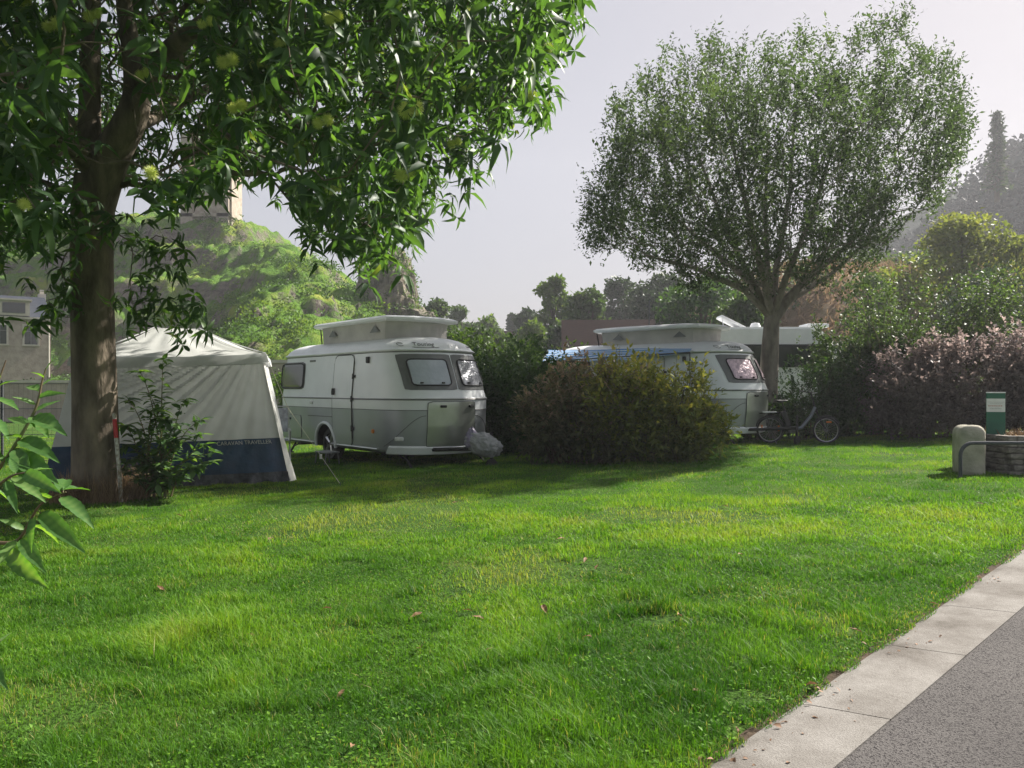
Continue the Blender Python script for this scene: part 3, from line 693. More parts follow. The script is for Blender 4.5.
# ================================================================== BUILDINGS
def stone_house():
    D = 46; o = thing('stone_house', 'pale stone house with slate mansard roof and white dormer beyond the fence', 'house', (-40.5, 59.3, 2.2), rad(35))
    mb = MB(); mb.box((0, 4, .6), (9.4, 8, 8.2)); mb.build('wall', M['ashlar'], o)
    mb = MB(); z0, z1 = 4.7, 6.35
    vs = [(-4.8, -.15, z0), (4.8, -.15, z0), (4.8, 8.1, z0), (-4.8, 8.1, z0), (-4.3, .55, z1), (4.3, .55, z1), (4.3, 7.4, z1), (-4.3, 7.4, z1), (-3, 4, z1+.35), (3, 4, z1+.35)]
    mb.add(vs, [(0, 1, 5, 4), (1, 2, 6, 5), (2, 3, 7, 6), (3, 0, 4, 7), (4, 5, 9, 8), (6, 7, 8, 9), (5, 6, 9), (7, 4, 8), (3, 2, 1, 0)]); rf = mb.build('roof', M['slate'], o)
    mb = MB(); mb.box((4.35, 4, 6.3), (.55, .9, 1.3)); mb.box((4.35, 4, 7.1), (.3, .3, .45)); mb.build('chimney', M['limew'], rf)
    mb = MB(); mb.box((0, -.1, 4.62), (9.7, .3, .16)); mb.build('cornice', M['limew'], o)
    mb = MB(); mb.tube([(4.55, -.12, 0), (4.55, -.12, 4.6)], .06, 8); mb.build('drainpipe', M['limew'], o)
    dm = MB(); dm.box((2.2, .1, 5.35), (2.1, .9, 1.15)); dm.box((2.2, -.02, 5.98), (2.4, 1.2, .12)); d = dm.build('dormer', M['limew'], o)
    g = MB(); g.box((2.2, -.38, 5.35), (1.5, .06, .8)); g.build('pane', M['glass'], d)
    for x in (-2.9, -.6, 1.3, 3.35):
        w = MB()
        for dx in (-.5, .5): w.box((x+dx, -.03, 3.3), (.13, .12, 1.5))
        w.box((x, -.04, 4.08), (1.15, .14, .14)); w.box((x, -.05, 2.5), (1.2, .2, .12)); f = w.build('window', M['limew'], o)
        g = MB(); g.box((x, .01, 3.3), (.88, .08, 1.46)); g.build('pane', M['glass'], f)
        g = MB(); g.box((x, -.045, 3.3), (.05, .03, 1.44)); g.box((x, -.045, 3.6), (.86, .03, .04)); g.build('glazing_bar', M['trim'], f)
stone_house()
def gable(name, label, X, D, w, d, eave, ridge, rz, wm, rm, chim=True):
    o = thing(name, label, 'house', (X, D, -.3), rz); mb = MB(); mb.box((0, d/2, eave/2), (w, d, eave))
    mb.add([(-w/2, 0, eave), (-w/2, d, eave), (-w/2, d/2, ridge-.05), (w/2, 0, eave), (w/2, d, eave), (w/2, d/2, ridge-.05)], [(0, 1, 2), (3, 5, 4)]); mb.build('wall', wm, o)
    mb = MB(); e = .35
    for s in (0, 1):
        y0 = -e if s == 0 else d+e; zo = eave-e*(ridge-eave)/(d/2)
        a = [(-w/2-e, y0, zo), (w/2+e, y0, zo), (w/2+e, d/2, ridge), (-w/2-e, d/2, ridge)]
        mb.add(a+[(p[0], p[1], p[2]+.15) for p in a], [(0, 1, 2, 3), (4, 5, 6, 7), (0, 1, 5, 4), (0, 3, 7, 4), (1, 2, 6, 5)])
    rf = mb.build('roof', rm, o)
    if chim:
        mb = MB(); mb.box((-w*.3, d/2, ridge+.3), (.6, .6, 1.2)); mb.build('chimney', M['render'], rf)
    for x in (-w*.3, 0, w*.3):
        f = MB(); f.box((x, -.03, eave*.55), (1.1, .1, 1.2)); f = f.build('window', M['limew'], o); g = MB(); g.box((x, -.06, eave*.55), (.9, .1, 1.0)); g.build('pane', M['glass'], f)
    return o
h = gable('long_house', 'long low building with dark red brown tiled roof behind the second caravan', 5.3, 42, 4.6, 5, 3.4, 5.4, rad(-4), M['render'], M['tile'], False)
gable('small_house', 'tiny far house with pointed brown roof among the distant trees', -.9, 95, 2.6, 4, 6.0, 8.6, rad(10), M['render'], M['tile'], False)
mb = MB(); mb.tube([(7.3, 41.5, 4), (7.3, 41.5, 6.0)], .03, 6); mb.tube([(7.1, 41.5, 5.7), (7.5, 41.5, 5.7)], .02, 5)
prop(mb.build('aerial_mast', M['steel']), 'thin pale aerial mast at the right end of brown roof', 'mast')
# castle wall
o = thing('castle_wall', 'pale pinkish castle wall with a stone ledge on top of the hill', 'wall', (-34.6, 80, 17.5))
mb = MB(); mb.box((3.9, 0, 4.4), (5.0, 3, 9.8)); mb.build('masonry', M['ashlar'], o)
mb = MB(); mb.box((3.9, -.3, 1.2), (5.3, 3.2, .35)); mb.box((2.0, -.25, 4.4), (1.2, 3.3, 9.8)); mb.box((5.6, -.25, 4.4), (1.2, 3.3, 9.8)); mb.build('buttress', M['ashlar'], o)
# garden wall + fence at far left
o = thing('garden_wall', 'long pale stone garden wall below the stone house', 'wall', (-24, 37, -.3))
mb = MB(); mb.box((-3, 0, .95), (26, .45, 1.9)); mb.build('masonry', M['ashlar'], o)
mb = MB(); mb.box((-3, 0, 1.96), (26.2, .6, .12)); mb.build('coping', M['limew'], o)
o = thing('stone_wall', 'old stone wall glimpsed between tent and caravan', 'wall', (-9.7, 31, -.25))
mb = MB(); mb.box((0, 0, 1.3), (6, .5, 2.6)); mb.build('masonry', M['ashlar'], o)
mb = MB(); mb.box((0, 0, 2.65), (6.1, .6, .12)); mb.build('coping', M['limew'], o)
o = thing('wire_fence', 'thin wire mesh fence on dark posts at the left edge', 'fence', (-11.5, 16.6, -.24))
for x in (-4.6, -2.2, .65, 3.0):
    mb = MB(); mb.tube([(x, 0, -.1), (x, 0, 1.75)], .028, 8); mb.build('post', M['steel'], o)
mb = MB()
for z in (.05, .6, 1.15, 1.68): mb.tube([(-4.6, 0, z), (3.0, 0, z)], .006, 4)
for i in range(76): mb.tube([(-4.6+i*.1, 0, .05), (-4.6+i*.1, 0, 1.68)], .002, 3)
mb.build('mesh', M['steel'], o)

# ================================================================== CARAVANS
def ip(tab, z):
    return float(np.interp(z, [t[0] for t in tab], [t[1] for t in tab]))
XF = [(.2, 2.20), (.35, 2.26), (.7, 2.30), (1.13, 2.31), (1.5, 2.19), (1.9, 2.02), (2.0, 1.98), (2.4, 1.98)]
XR = [(.2, -2.60), (.5, -2.67), (1.1, -2.70), (2.0, -2.60), (2.4, -2.6)]
WW = [(.2, .95), (.5, .975), (1.1, .985), (2.0, .915), (2.4, .915)]
ZG = 2.0
def roof_inset(z):
    if z <= ZG: return 0
    return float(np.interp(z, [2.0, 2.012, 2.045, 2.06, 2.12, 2.18, 2.23, 2.27, 2.295, 2.31], [0, -.018, -.018, 0, .035, .095, .18, .30, .46, .7]))
def front_x(y, z):
    w = ip(WW, z)-roof_inset(z); xf = ip(XF, z)-roof_inset(z); s = min(1, abs(y)/w)
    return xf - .30*s**1.5 - .62*(1-(1-s**4.2)**(1/2.6))
def rear_x(y, z):
    w = ip(WW, z)-roof_inset(z); xr = ip(XR, z)+roof_inset(z); s = min(1, abs(y)/w)
    return xr + .06*s**2 + .36*(1-(1-s**4)**(1/2.4))
def outline(z):
    w = ip(WW, z)-roof_inset(z); pts = []; N = 40
    for i in range(N+1):                      # front from right (-w) to left (+w)
        a = -math.pi/2+math.pi*i/N; y = w*math.sin(a); y = w*(math.copysign(abs(math.sin(a))**.9, a)); pts.append((front_x(y, z), y))
    x0, x1 = front_x(w, z), rear_x(w, z)
    for i in range(1, 60): pts.append((x0+(x1-x0)*i/60, w))
    for i in range(N+1):
        a = math.pi/2-math.pi*i/N; y = w*(math.copysign(abs(math.sin(a))**.9, a)); pts.append((rear_x(y, z), y))
    for i in range(1, 60): pts.append((x1+(x0-x1)*i/60, -w))
    return pts
def side(x, z, off=0): return Vector((x, -(ip(WW, z)+off), z))
def frontp(y, z, off=0):
    e = .01; p = Vector((front_x(y, z), y, z)); a = Vector((front_x(y+e, z), y+e, z))-p; b = Vector((front_x(y, z+e), y, z+e))-p
    n = a.cross(b).normalized(); return p+n*off
def sidel(x, z, off=0): return Vector((x, (ip(WW, z)+off), z))
def rearp(y, z, off=0): return Vector((rear_x(y, z)-off, y, z))
def patch(mb, fn, u, v, hu, hv, r, off, th=.012, m=0, shear=0, n=40, top=None):
    """rounded panel lying on a curved surface"""
    ring = []
    for i in range(n):
        a = 2*math.pi*i/n; c, s = math.cos(a), math.sin(a)
        k = 1/max(abs(c)/hu, abs(s)/hv); x, y = c*k, s*k
        # round the corner
        cx = math.copysign(max(0, hu-r), x); cyy = math.copysign(max(0, hv-r), y)
        if abs(x) > hu-r and abs(y) > hv-r:
            dx, dy = x-cx, y-cyy; l = math.hypot(dx, dy)
            if l > 1e-6: x, y = cx+dx/l*r, cyy+dy/l*r
        ring.append((x, y))
    vs = [fn(u, v, off+th)]; fs = []; K = [.25, .5, .75, .92, 1.0]
    for k in K:
        for x, y in ring: vs.append(fn(u+x*k+shear*y*k, v+y*k, off+th-(0 if k < 1 else th*.15)))
    for x, y in ring: vs.append(fn(u+x*1.0+shear*y, v+y, off-.01))
    for i in range(n): fs.append((0, 1+i, 1+(i+1) % n))
    for q in range(len(K)):
        for i in range(n): fs.append((1+q*n+i, 1+(q+1)*n+i, 1+(q+1)*n+(i+1) % n, 1+q*n+(i+1) % n))
    mb.add(vs, fs, m)
def rimloop(mb, fn, u, v, hu, hv, r, off, rad_, shear=0, n=40):
    pts = []
    for i in range(n+1):
        a = 2*math.pi*i/n; c, s = math.cos(a), math.sin(a); k = 1/max(abs(c)/hu, abs(s)/hv); x, y = c*k, s*k
        cx = math.copysign(max(0, hu-r), x); cyy = math.copysign(max(0, hv-r), y)
        if abs(x) > hu-r and abs(y) > hv-r:
            dx, dy = x-cx, y-cyy; l = math.hypot(dx, dy)
            if l > 1e-6: x, y = cx+dx/l*r, cyy+dy/l*r
        pts.append(fn(u+x+shear*y, v+y, off))
    mb.tube(pts, rad_, 6)

def make_caravan():
    o = thing('caravan', '', 'caravan')
    # body shell
    zs = [.27, .30, .36, .45, .55, .65, .75, .85, .93, .955, .96, 1.0, 1.06, 1.11, 1.13, 1.18, 1.3, 1.45, 1.6, 1.75, 1.9, 1.98, 2.0, 2.012, 2.045, 2.06, 2.09, 2.12, 2.15, 2.18, 2.205, 2.23, 2.25, 2.27, 2.285, 2.295, 2.31]
    mb = MB(); vs = []; n = None
    for z in zs:
        q = outline(z); n = len(q); ins = .02 if z == .27 else 0
        vs += [(x*(1-ins), y*(1-ins), z) for x, y in q]
    fs = []; ms = []
    for i in range(len(zs)-1):
        for j in range(n):
            fs.append((i*n+j, i*n+(j+1) % n, (i+1)*n+(j+1) % n, (i+1)*n+j)); ms.append(1 if zs[i] < .955 else (0 if zs[i] < 2.0 else 2))
    fs.append(tuple(range(n-1, -1, -1))); ms.append(3); fs.append(tuple((len(zs)-1)*n+j for j in range(n))); ms.append(2)
    mb.add(vs, fs); mb.m = ms
    body = mb.build('body', [M['white'], M['silver'], M['roofw'], M['black']], o, False)
    # wheel wells cut out of the shell
    cb = MB()
    for s in (-1, 1):
        T = Matrix.Translation((-.52, s*.86, .30)) @ Matrix.Rotation(rad(90), 4, 'X'); ring = 40
        v = []
        for zz in (-.22, .22):
            for j in range(ring): a = 2*math.pi*j/ring; v.append(T @ Vector((.37*math.cos(a), .37*math.sin(a)*1.0, zz)))
        cb.add(v, [(j, (j+1) % ring, ring+(j+1) % ring, ring+j) for j in range(ring)]+[tuple(range(ring-1, -1, -1)), tuple(ring+j for j in range(ring))], 0)
    cut = cb.build('cutter', M['black']); md = body.modifiers.new('b', 'BOOLEAN'); md.object = cut; md.operation = 'DIFFERENCE'; md.solver = 'EXACT'
    try: md.material_mode = 'TRANSFER'
    except Exception: pass
    bpy.context.view_layer.update(); dg = bpy.context.evaluated_depsgraph_get()
    me = bpy.data.meshes.new_from_object(body.evaluated_get(dg)); body.modifiers.clear(); body.data = me; bpy.data.objects.remove(cut)
    me.polygons.foreach_set('use_smooth', [True]*len(me.polygons)); me.set_sharp_from_angle(angle=rad(28))
    # mouldings round the body
    mb = MB()
    for z, r, off in ((1.13, .014, .004), (.957, .007, .002)):
        q = outline(z); mb.tube([(x*(1+off/2), y*(1+off), z) for x, y in q]+[(q[0][0]*(1+off/2), q[0][1]*(1+off), z)], r, 6, cap=False)
    mb.build('belt_moulding', M['trim'], o, True)
    mb = MB(); q = outline(1.155); mb.tube([(x*1.003, y*1.005, 1.152) for x, y in q]+[(q[0][0]*1.003, q[0][1]*1.005, 1.152)], .010, 6, cap=False)
    q = outline(2.045); mb.tube([(x*1.002, y*1.002, 2.028) for x, y in q]+[(q[0][0]*1.002, q[0][1]*1.002, 2.028)], .015, 6, cap=False)
    mb.build('gutter_rail', M['roofw'], o, True)
    mb = MB(); q = outline(2.0); mb.tube([(x*1.0015, y*1.0015, 1.992) for x, y in q]+[(q[0][0]*1.0015, q[0][1]*1.0015, 1.992)], .009, 6, cap=False); mb.build('gutter_seal', M['trim'], o, True)
    # bumper skirt at the front
    mb = MB(); top = []; 
    for z, off in ((.24, .0), (.26, .03), (.36, .035), (.385, .0)):
        top.append([frontp(y, max(z, .25), off)-Vector((0, 0, max(z, .25)-z)) for y in np.linspace(-.93, .93, 40)])
    vs = [p for r_ in top for p in r_]; mb.add(vs, [(i*40+j, i*40+j+1, (i+1)*40+j+1, (i+1)*40+j) for i in range(3) for j in range(39)])
    mb.build('bumper', M['white'], o, True)
    for xa, xb in ((-.1, 1.35), (-2.3, -.95)): mb = MB(); mb.tube([side(x, .31, .012) for x in np.linspace(xa, xb, 14)], .018, 6); mb.build('sill_rail', M['alu'], o, True)
    # windows
    for nm, s, blind in (('front', -1, 'blind'), ('front', 1, 'foil')):
        mb = MB(); patch(mb, frontp, s*.405, 1.625, .395, .325, .03, .0, .010, n=56); w = mb.build('window', M['trim'], o, True)
        mb = MB(); patch(mb, frontp, s*.40, 1.615, .285, .225, .05, .014, .012, n=56); mb.build('pane', M[blind], w, True)
        mb = MB(); rimloop(mb, frontp, s*.40, 1.615, .295, .235, .06, .024, .013, n=56); mb.build('window_frame', M['black'], w, True)
        for dy in (-.16, .16): mb = MB(); mb.box(frontp(s*.41+dy, 1.42, .035), (.03, .05, .03), bev=.006); mb.build('window_catch', M['black'], w)
    for fn in (side, sidel):
        mb = MB(); patch(mb, fn, -1.93, 1.60, .52, .29, .09, .0, .012); w = mb.build('window', M['trim'], o, True)
        mb = MB(); patch(mb, fn, -1.93, 1.60, .48, .25, .08, .014, .012); mb.build('pane', M['greenglass'], w, True)
        mb = MB(); rimloop(mb, fn, -1.93, 1.60, .49, .26, .09, .018, .018); mb.build('window_frame', M['black'], w, True)
    mb = MB(); patch(mb, rearp, 0, 1.6, .6, .27, .09, .0, .012); w = mb.build('window', M['trim'], o, True)
    mb = MB(); patch(mb, rearp, 0, 1.6, .55, .23, .08, .014, .012); mb.build('pane', M['greenglass'], w, True)
    # door
    d = MB(); patch(d, side, .145, 1.14, .355, .83, .10, .0, .012); 
    d.m = [0]*len(d.m)
    vsz = d.v; dm = []
    for f in d.f:
        z = sum(vsz[i][2] for i in f)/len(f); dm.append(1 if z < .955 else 0)
    # split panel in upper and lower halves so that colours change at the waist
    d2 = MB()
    for (za, zb, mi) in ((.325, .95, 1), (.962, 1.965, 0)):
        nx = 8; nz = 14; vs = []
        for i in range(nz+1):
            z = za+(zb-za)*i/nz
            xr_ = .355 if z < 1.86 else .355-.10*(1-math.sqrt(max(0, 1-((z-1.86)/.105)**2)))
            if z < .42: xr_ = .355-.08*(1-math.sqrt(max(0, 1-((.42-z)/.1)**2)))
            for j in range(nx+1): vs.append(side(.145-xr_+2*xr_*j/nx, z, .012))
        d2.add(vs, [(i*(nx+1)+j, i*(nx+1)+j+1, (i+1)*(nx+1)+j+1, (i+1)*(nx+1)+j) for i in range(nz) for j in range(nx)], mi)
    door = d2.build('door', [M['white'], M['silver']], o, True)
    mb = MB(); rimloop(mb, side, .145, 1.14, .362, .835, .11, .008, .006, n=64); mb.build('door_seal', M['black'], door, True)
    mb = MB(); mb.tube([side(.145-.30, z, .03) for z in (1.2, 1.24, 1.30, 1.33)], [.03, .036, .036, .03], 8); mb.build('handle', M['black'], door, True)
    for z in (.62, 1.13, 1.56):
        mb = MB(); mb.tube([side(.51, z-.05, .022), side(.51, z+.05, .022)], .016, 8); mb.box(side(.53, z, .014), (.09, .02, .05), bev=.004); mb.build('hinge', M['black'], door)
    mb = MB(); mb.tube([side(.508, z, .018) for z in np.linspace(.4, 1.9, 12)], .007, 5); mb.build('hinge_rod', M['trim'], door)
    # service hatch, panel, vents, marker, lamp
    h_ = MB(); patch(h_, side, -1.95, .575, .44, .215, .04, .0, .010); hh = h_.build('service_hatch', M['silver'], o, True)
    mb = MB(); rimloop(mb, side, -1.95, .575, .445, .22, .04, .008, .005); mb.build('hatch_seal', M['trim'], hh, True)
    mb = MB(); mb.box(side(-1.98, .72, .018), (.05, .03, .035), bev=.008); mb.build('lock', M['black'], hh)
    mb = MB(); mb.box(side(-.73, .80, .004), (.95, .016, .015)); mb.build('seam_strip', M['trim'], o)
    mb = MB(); mb.box(side(-1.05, 1.045, .008), (.09, .03, .05), bev=.01); mb.build('socket', M['lens'], o)
    mb = MB(); mb.box(side(-1.12, 1.90, .006), (.22, .02, .04), bev=.006); mb.build('vent', M['trim'], o)
    mb = MB(); mb.box(side(.98, 1.86, .02), (.07, .05, .12), bev=.015); mb.build('awning_lamp', M['black'], o)
    mb = MB(); mb.tube([side(1.22, .60, .0), side(1.22, .60, .022)], .035, 12); mb.build('side_marker', M['orange'], o)
    mb = MB(); mb.tube([side(-2.38, .60, .0), side(-2.38, .60, .022)], .03, 12); mb.build('side_marker', M['orange'], o)
    # wheel arch lip, wheels
    for s in (-1, 1):
        mb = MB(); pts = []
        for i in range(25):
            a = rad(-8)+math.pi*1.09*i/24; z = .30+.385*math.sin(a); pts.append((-.52+.385*math.cos(a), s*(ip(WW, max(z, .2))+.006), z))
        mb.tube(pts, .030, 8); mb.build('wheel_arch', M['white'], o, True)
        w = thing('wheel', None, None, (-.52, s*.80, .295)); w.parent = o
        R = Matrix.Rotation(rad(90)*(1 if s < 0 else -1), 4, 'X')
        mb = MB(); mb.lathe([(.18, -.08), (.27, -.09), (.295, -.05), (.298, 0), (.295, .05), (.27, .09), (.19, .085), (.18, .06)], 36, R); mb.build('tyre', M['black'], w, True)
        mb = MB(); mb.lathe([(.19, .02), (.195, .08), (.205, .085), (.20, .04)], 36, R); mb.lathe([(0, .055), (.05, .06), (.055, .03), (.0, .03)], 18, R)
        for k in range(5):
            a = 2*math.pi*k/5; c = R @ Vector((math.cos(a)*.11, math.sin(a)*.11, .055)); mb.tube([R @ Vector((math.cos(a)*.03, math.sin(a)*.03, .055)), c, R @ Vector((math.cos(a)*.195, math.sin(a)*.195, .05))], [.03, .034, .04], 6)
        mb.build('rim', M['chrome'], w, True)
        mb = MB(); mb.lathe([(0, .0), (.185, .0)], 24, R); mb.build('brake_drum', M['black'], w)
    # front locker, lamps, curved trim
    mb = MB(); patch(mb, frontp, -.10, .73, .43, .36, .04, .0, .020, n=56); lk = mb.build('front_locker', M['alu'], o, True)
    mb = MB(); rimloop(mb, frontp, -.10, .73, .435, .365, .04, .012, .008, n=56); mb.build('locker_seal', M['trim'], lk, True)
    for y in (-.30, .22):
        mb = MB(); mb.box(frontp(y, 1.02, .03), (.05, .10, .04), rz=rad(-10 if y < 0 else 10), bev=.01); mb.build('locker_latch', M['black'], lk)
    for s in (-1, 1):
        mb = MB(); c = frontp(s*.86, .50, .02); mb.box(c, (.06, .15, .07), rz=rad(-52*s*-1) if s < 0 else rad(-52), bev=.025); mb.build('front_lamp', M['lens'], o)
        mb = MB(); pts = []
        for t in np.linspace(0, 1, 26):
            y = s*(.955-.40*t) if s < 0 else s*(.955-.62*t); z = .37+.50*math.sin(t*math.pi/2)**.8
            pts.append(frontp(y, z, .003))
        mb.tube(pts, .006, 5); mb.build('trim_line', M['trim'], o, True)
    mb = MB()
    for s in (-1, 1):
        a = Vector((2.25, s*.42, .33)); b = Vector((2.80, s*.06, .36)); mb.tube([Vector((1.0, s*.6, .30)), a, b], .035, 6)
    mb.tube([(2.78, 0, .36), (3.0, 0, .37)], .04, 8); mb.build('drawbar', M['black'], o)
    mb = MB()
    for x in (-1.9, 1.3): mb.box((x, 0, .24), (.08, 1.7, .08))
    for s in (-1, 1): mb.box((-.4, s*.45, .24), (4.0, .06, .12))
    mb.tube([(-.52, -.75, .295), (-.52, .75, .295)], .04, 8); mb.build('chassis', M['black'], o)
    mb = MB(); c0 = Vector((2.95, .14, .0)); mb.tube([c0+Vector((0, 0, .10)), c0+Vector((0, 0, .62))], .025, 8); mb.tube([c0+Vector((-.03, 0, .1)), c0+Vector((.03, 0, .1))], .10, 14); mb.build('jockey_wheel', M['black'], o)
    for x in (-2.25, 1.75):
        for s in (-1, 1):
            mb = MB(); mb.tube([(x, s*.72, .27), (x+(.28 if x > 0 else -.28), s*.74, .015)], .022, 6); mb.box((x+(.28 if x > 0 else -.28), s*.74, .012), (.10, .12, .024)); mb.tube([(x+.34*(1 if x < 0 else -1), s*.72, .27), (x+(.14 if x > 0 else -.14), s*.73, .14)], .015, 6); mb.build('corner_steady', M['black'], o)
    # pop-top
    mb = MB()
    def popring(hx0, hx1, w, z, ch=.34):
        return [(hx1, -w*.40, z), (hx1-ch*.55, -w, z), (hx0+ch*.3, -w, z), (hx0, -w*.7, z), (hx0, w*.7, z), (hx0+ch*.3, w, z), (hx1-ch*.55, w, z), (hx1, w*.40, z)]
    rs = [popring(-1.45, 1.25, .62, 2.60), popring(-1.52, 1.36, .71, 2.60), popring(-1.56, 1.41, .745, 2.625), popring(-1.56, 1.41, .745, 2.665), popring(-1.50, 1.34, .70, 2.70), popring(-1.0, .9, .45, 2.74)]
    vs = [v for r_ in rs for v in r_]; fs = [(i*8+j, i*8+(j+1) % 8, (i+1)*8+(j+1) % 8, (i+1)*8+j) for i in range(5) for j in range(8)]
    fs += [tuple(range(7, -1, -1)), tuple(40+j for j in range(8))]; mb.add(vs, fs); pt = mb.build('pop_top', M['roofw'], o)
    mb = MB(); lo = popring(-1.36, 1.22, .64, 2.26); hi = popring(-1.40, 1.24, .645, 2.605); vs = []; fs = []; K = 5
    def sub(r_, m=8):
        out = []
        for a in range(8):
            p, q = Vector(r_[a]), Vector(r_[(a+1) % 8])
            for t in range(m): out.append(p.lerp(q, t/m))
        return out
    L0, H0 = sub(lo), sub(hi); nn = len(L0)
    for k in range(K+1):
        for a in range(nn):
            p = L0[a].lerp(H0[a], k/K); c = Vector((0, 0, p.z)); bulge = .018*math.sin(k/K*math.pi)*(1+.8*math.sin(a*1.9)); p = p+(c-p).normalized()*bulge; vs.append(p)
    fs = [(k*nn+a, k*nn+(a+1) % nn, (k+1)*nn+(a+1) % nn, (k+1)*nn+a) for k in range(K) for a in range(nn)]
    mb.add(vs, fs); cv = mb.build('canvas', M['canvas'], pt, True)
    for s in (-1, 1):
        y = s*.672
        for x in (.72, -.82):
            mb = MB(); mb.add([(x+.16, y, 2.40), (x-.16, y, 2.40), (x, y, 2.54)], [(0, 1, 2)]); mb.build('canvas_window', M['trim'], cv)
    mb = MB()
    for s in (-.6, .6): mb.tube([(-1.40, s, 2.28), (-1.46, s, 2.61)], .014, 6)
    mb.build('lift_strut', M['black'], pt)
    # lettering on the roof front
    def text(s, size, y, z, mt, sx=1.0, shear=.25):
        cu = bpy.data.curves.new('t', 'FONT'); cu.body = s; cu.size = size; cu.shear = shear; cu.extrude = .002; cu.align_x = 'CENTER'
        t = bpy.data.objects.new('t', cu); COL.objects.link(t); bpy.context.view_layer.update()
        me = bpy.data.meshes.new_from_object(t.evaluated_get(bpy.context.evaluated_depsgraph_get())); bpy.data.objects.remove(t)
        for v in me.vertices:
            p = frontp(y+v.co.x*sx, z+v.co.y, .008+v.co.z); v.co = p
        q = link('lettering', me, mt, o); return q
    text('Touring', .10, -.40, 2.10, M['trim']); text('Triton', .05, .55, 2.10, M['trim'])
    mb = MB(); mb.tube([frontp(y, 2.075-.008*math.cos((y+.38)*9), .006) for y in np.linspace(-.58, -.16, 16)], [.002]+[.005]*14+[.002], 5); mb.tube([frontp(-.70+.035*math.cos(a), 2.13+.03*math.sin(a), .006) for a in np.linspace(.4, 5.6, 14)], .005, 5); mb.build('emblem', M['trim'], o)
    return o
van = make_caravan()
def remap(o):
    for c in [q for q in bpy.data.objects if q.parent == o]:
        if c.type == 'MESH':
            for v in c.data.vertices:
                if v.co.z > 1.13: v.co.z = 1.13+(v.co.z-1.13)*.90
        if not c.name.startswith('wheel.') and c.name != 'wheel': remap(c)
remap(van)
TH1 = rad(40)
van.location = (-2.56, 15.90, 0.0); van.rotation_euler = (0, 0, math.atan2(-math.cos(TH1), math.sin(TH1)))
van.location.z = gz(-2.56, 15.9); van.scale = (1.1, 1.1, 1.1)
prop(van, 'white and silver vintage caravan with raised pop-top roof next to the grey tent', 'caravan', 'pop-top caravans on the pitches')
van2 = copy_tree(van); TH2 = rad(49.5)
van2.location = (3.62, 18.43, .125); van2.scale = (1.04, 1.04, 1.04); van2.rotation_euler = (0, 0, math.atan2(-math.cos(TH2), math.sin(TH2)))
prop(van2, 'white pop-top caravan half hidden behind the reddish bush, blue striped awning at its side', 'caravan', 'pop-top caravans on the pitches')
pink = mat('pinkish_foil_blind', (.62, .48, .52), (.36, .28, .32), 14, .3, metal=.4, bump=.03, bscale=10)
for w_ in [q for q in bpy.data.objects if q.parent == van2 and q.name.startswith('window')][:2]:
    for c_ in [q for q in bpy.data.objects if q.parent == w_ and q.name.startswith('pane')]: c_.data = c_.data.copy(); c_.data.materials[0] = pink
V1M = Matrix.Translation(van.location) @ Matrix.Rotation(van.rotation_euler.z, 4, 'Z') @ Matrix.Scale(1.1, 4)
V2M = Matrix.Translation(van2.location) @ Matrix.Rotation(van2.rotation_euler.z, 4, 'Z') @ Matrix.Scale(1.04, 4)

def crumple(name, fn, seg, m, label, cat, parent=None):
    bm = bmesh.new(); bmesh.ops.create_icosphere(bm, subdivisions=5, radius=1); P = np.array([v.co[:] for v in bm.verts])
    n = np.abs(fbm(P+4, 1.9, 3)-.5)*2; n2 = np.abs(fbm(P+8, 4.2, 3)-.5)*2
    for v, a, b in zip(bm.verts, n, n2): v.co = fn(v.co*(.84+.34*a+.15*b))
    me = bpy.data.meshes.new(name); bm.to_mesh(me); bm.free(); o = link(name, me, m, parent, True); me.set_sharp_from_angle(angle=rad(50)); return prop(o, label, cat)
b = crumple('hitch_cover', lambda c: Vector((c.x*.33, c.y*.20, c.z*.22-(.05*c.x))), 0, M['bag'], 'crumpled grey plastic cover wrapped over the caravan hitch', 'cover')
b.location = V1M @ Vector((2.88, .04, .42)); b.rotation_euler = (0, 0, van.rotation_euler.z+.75)
b = crumple('tied_bag', lambda c: Vector((c.x*.14*(1-.45*c.z), c.y*.13*(1-.45*c.z), c.z*.20)), 0, M['lilac'], 'pale lilac bag tied over the jockey wheel handle behind the grey cover', 'bag')
b.location = V1M @ Vector((2.74, -.08, .52))
# step
st = thing('caravan_step', 'low grey folding step on the grass below the caravan door', 'step', V1M @ Vector((.05, -1.22, 0)), van.rotation_euler.z)
mb = MB(); mb.box((0, 0, .22), (.50, .28, .03), bev=.01); mb.build('tread', M['bag'], st)
for sx in (-.2, .2):
    mb = MB(); mb.tube([(sx, -.12, .21), (sx, -.15, 0)], .014, 6); mb.tube([(sx, .12, .21), (sx, .15, 0)], .014, 6); mb.build('leg', M['trim'], st)
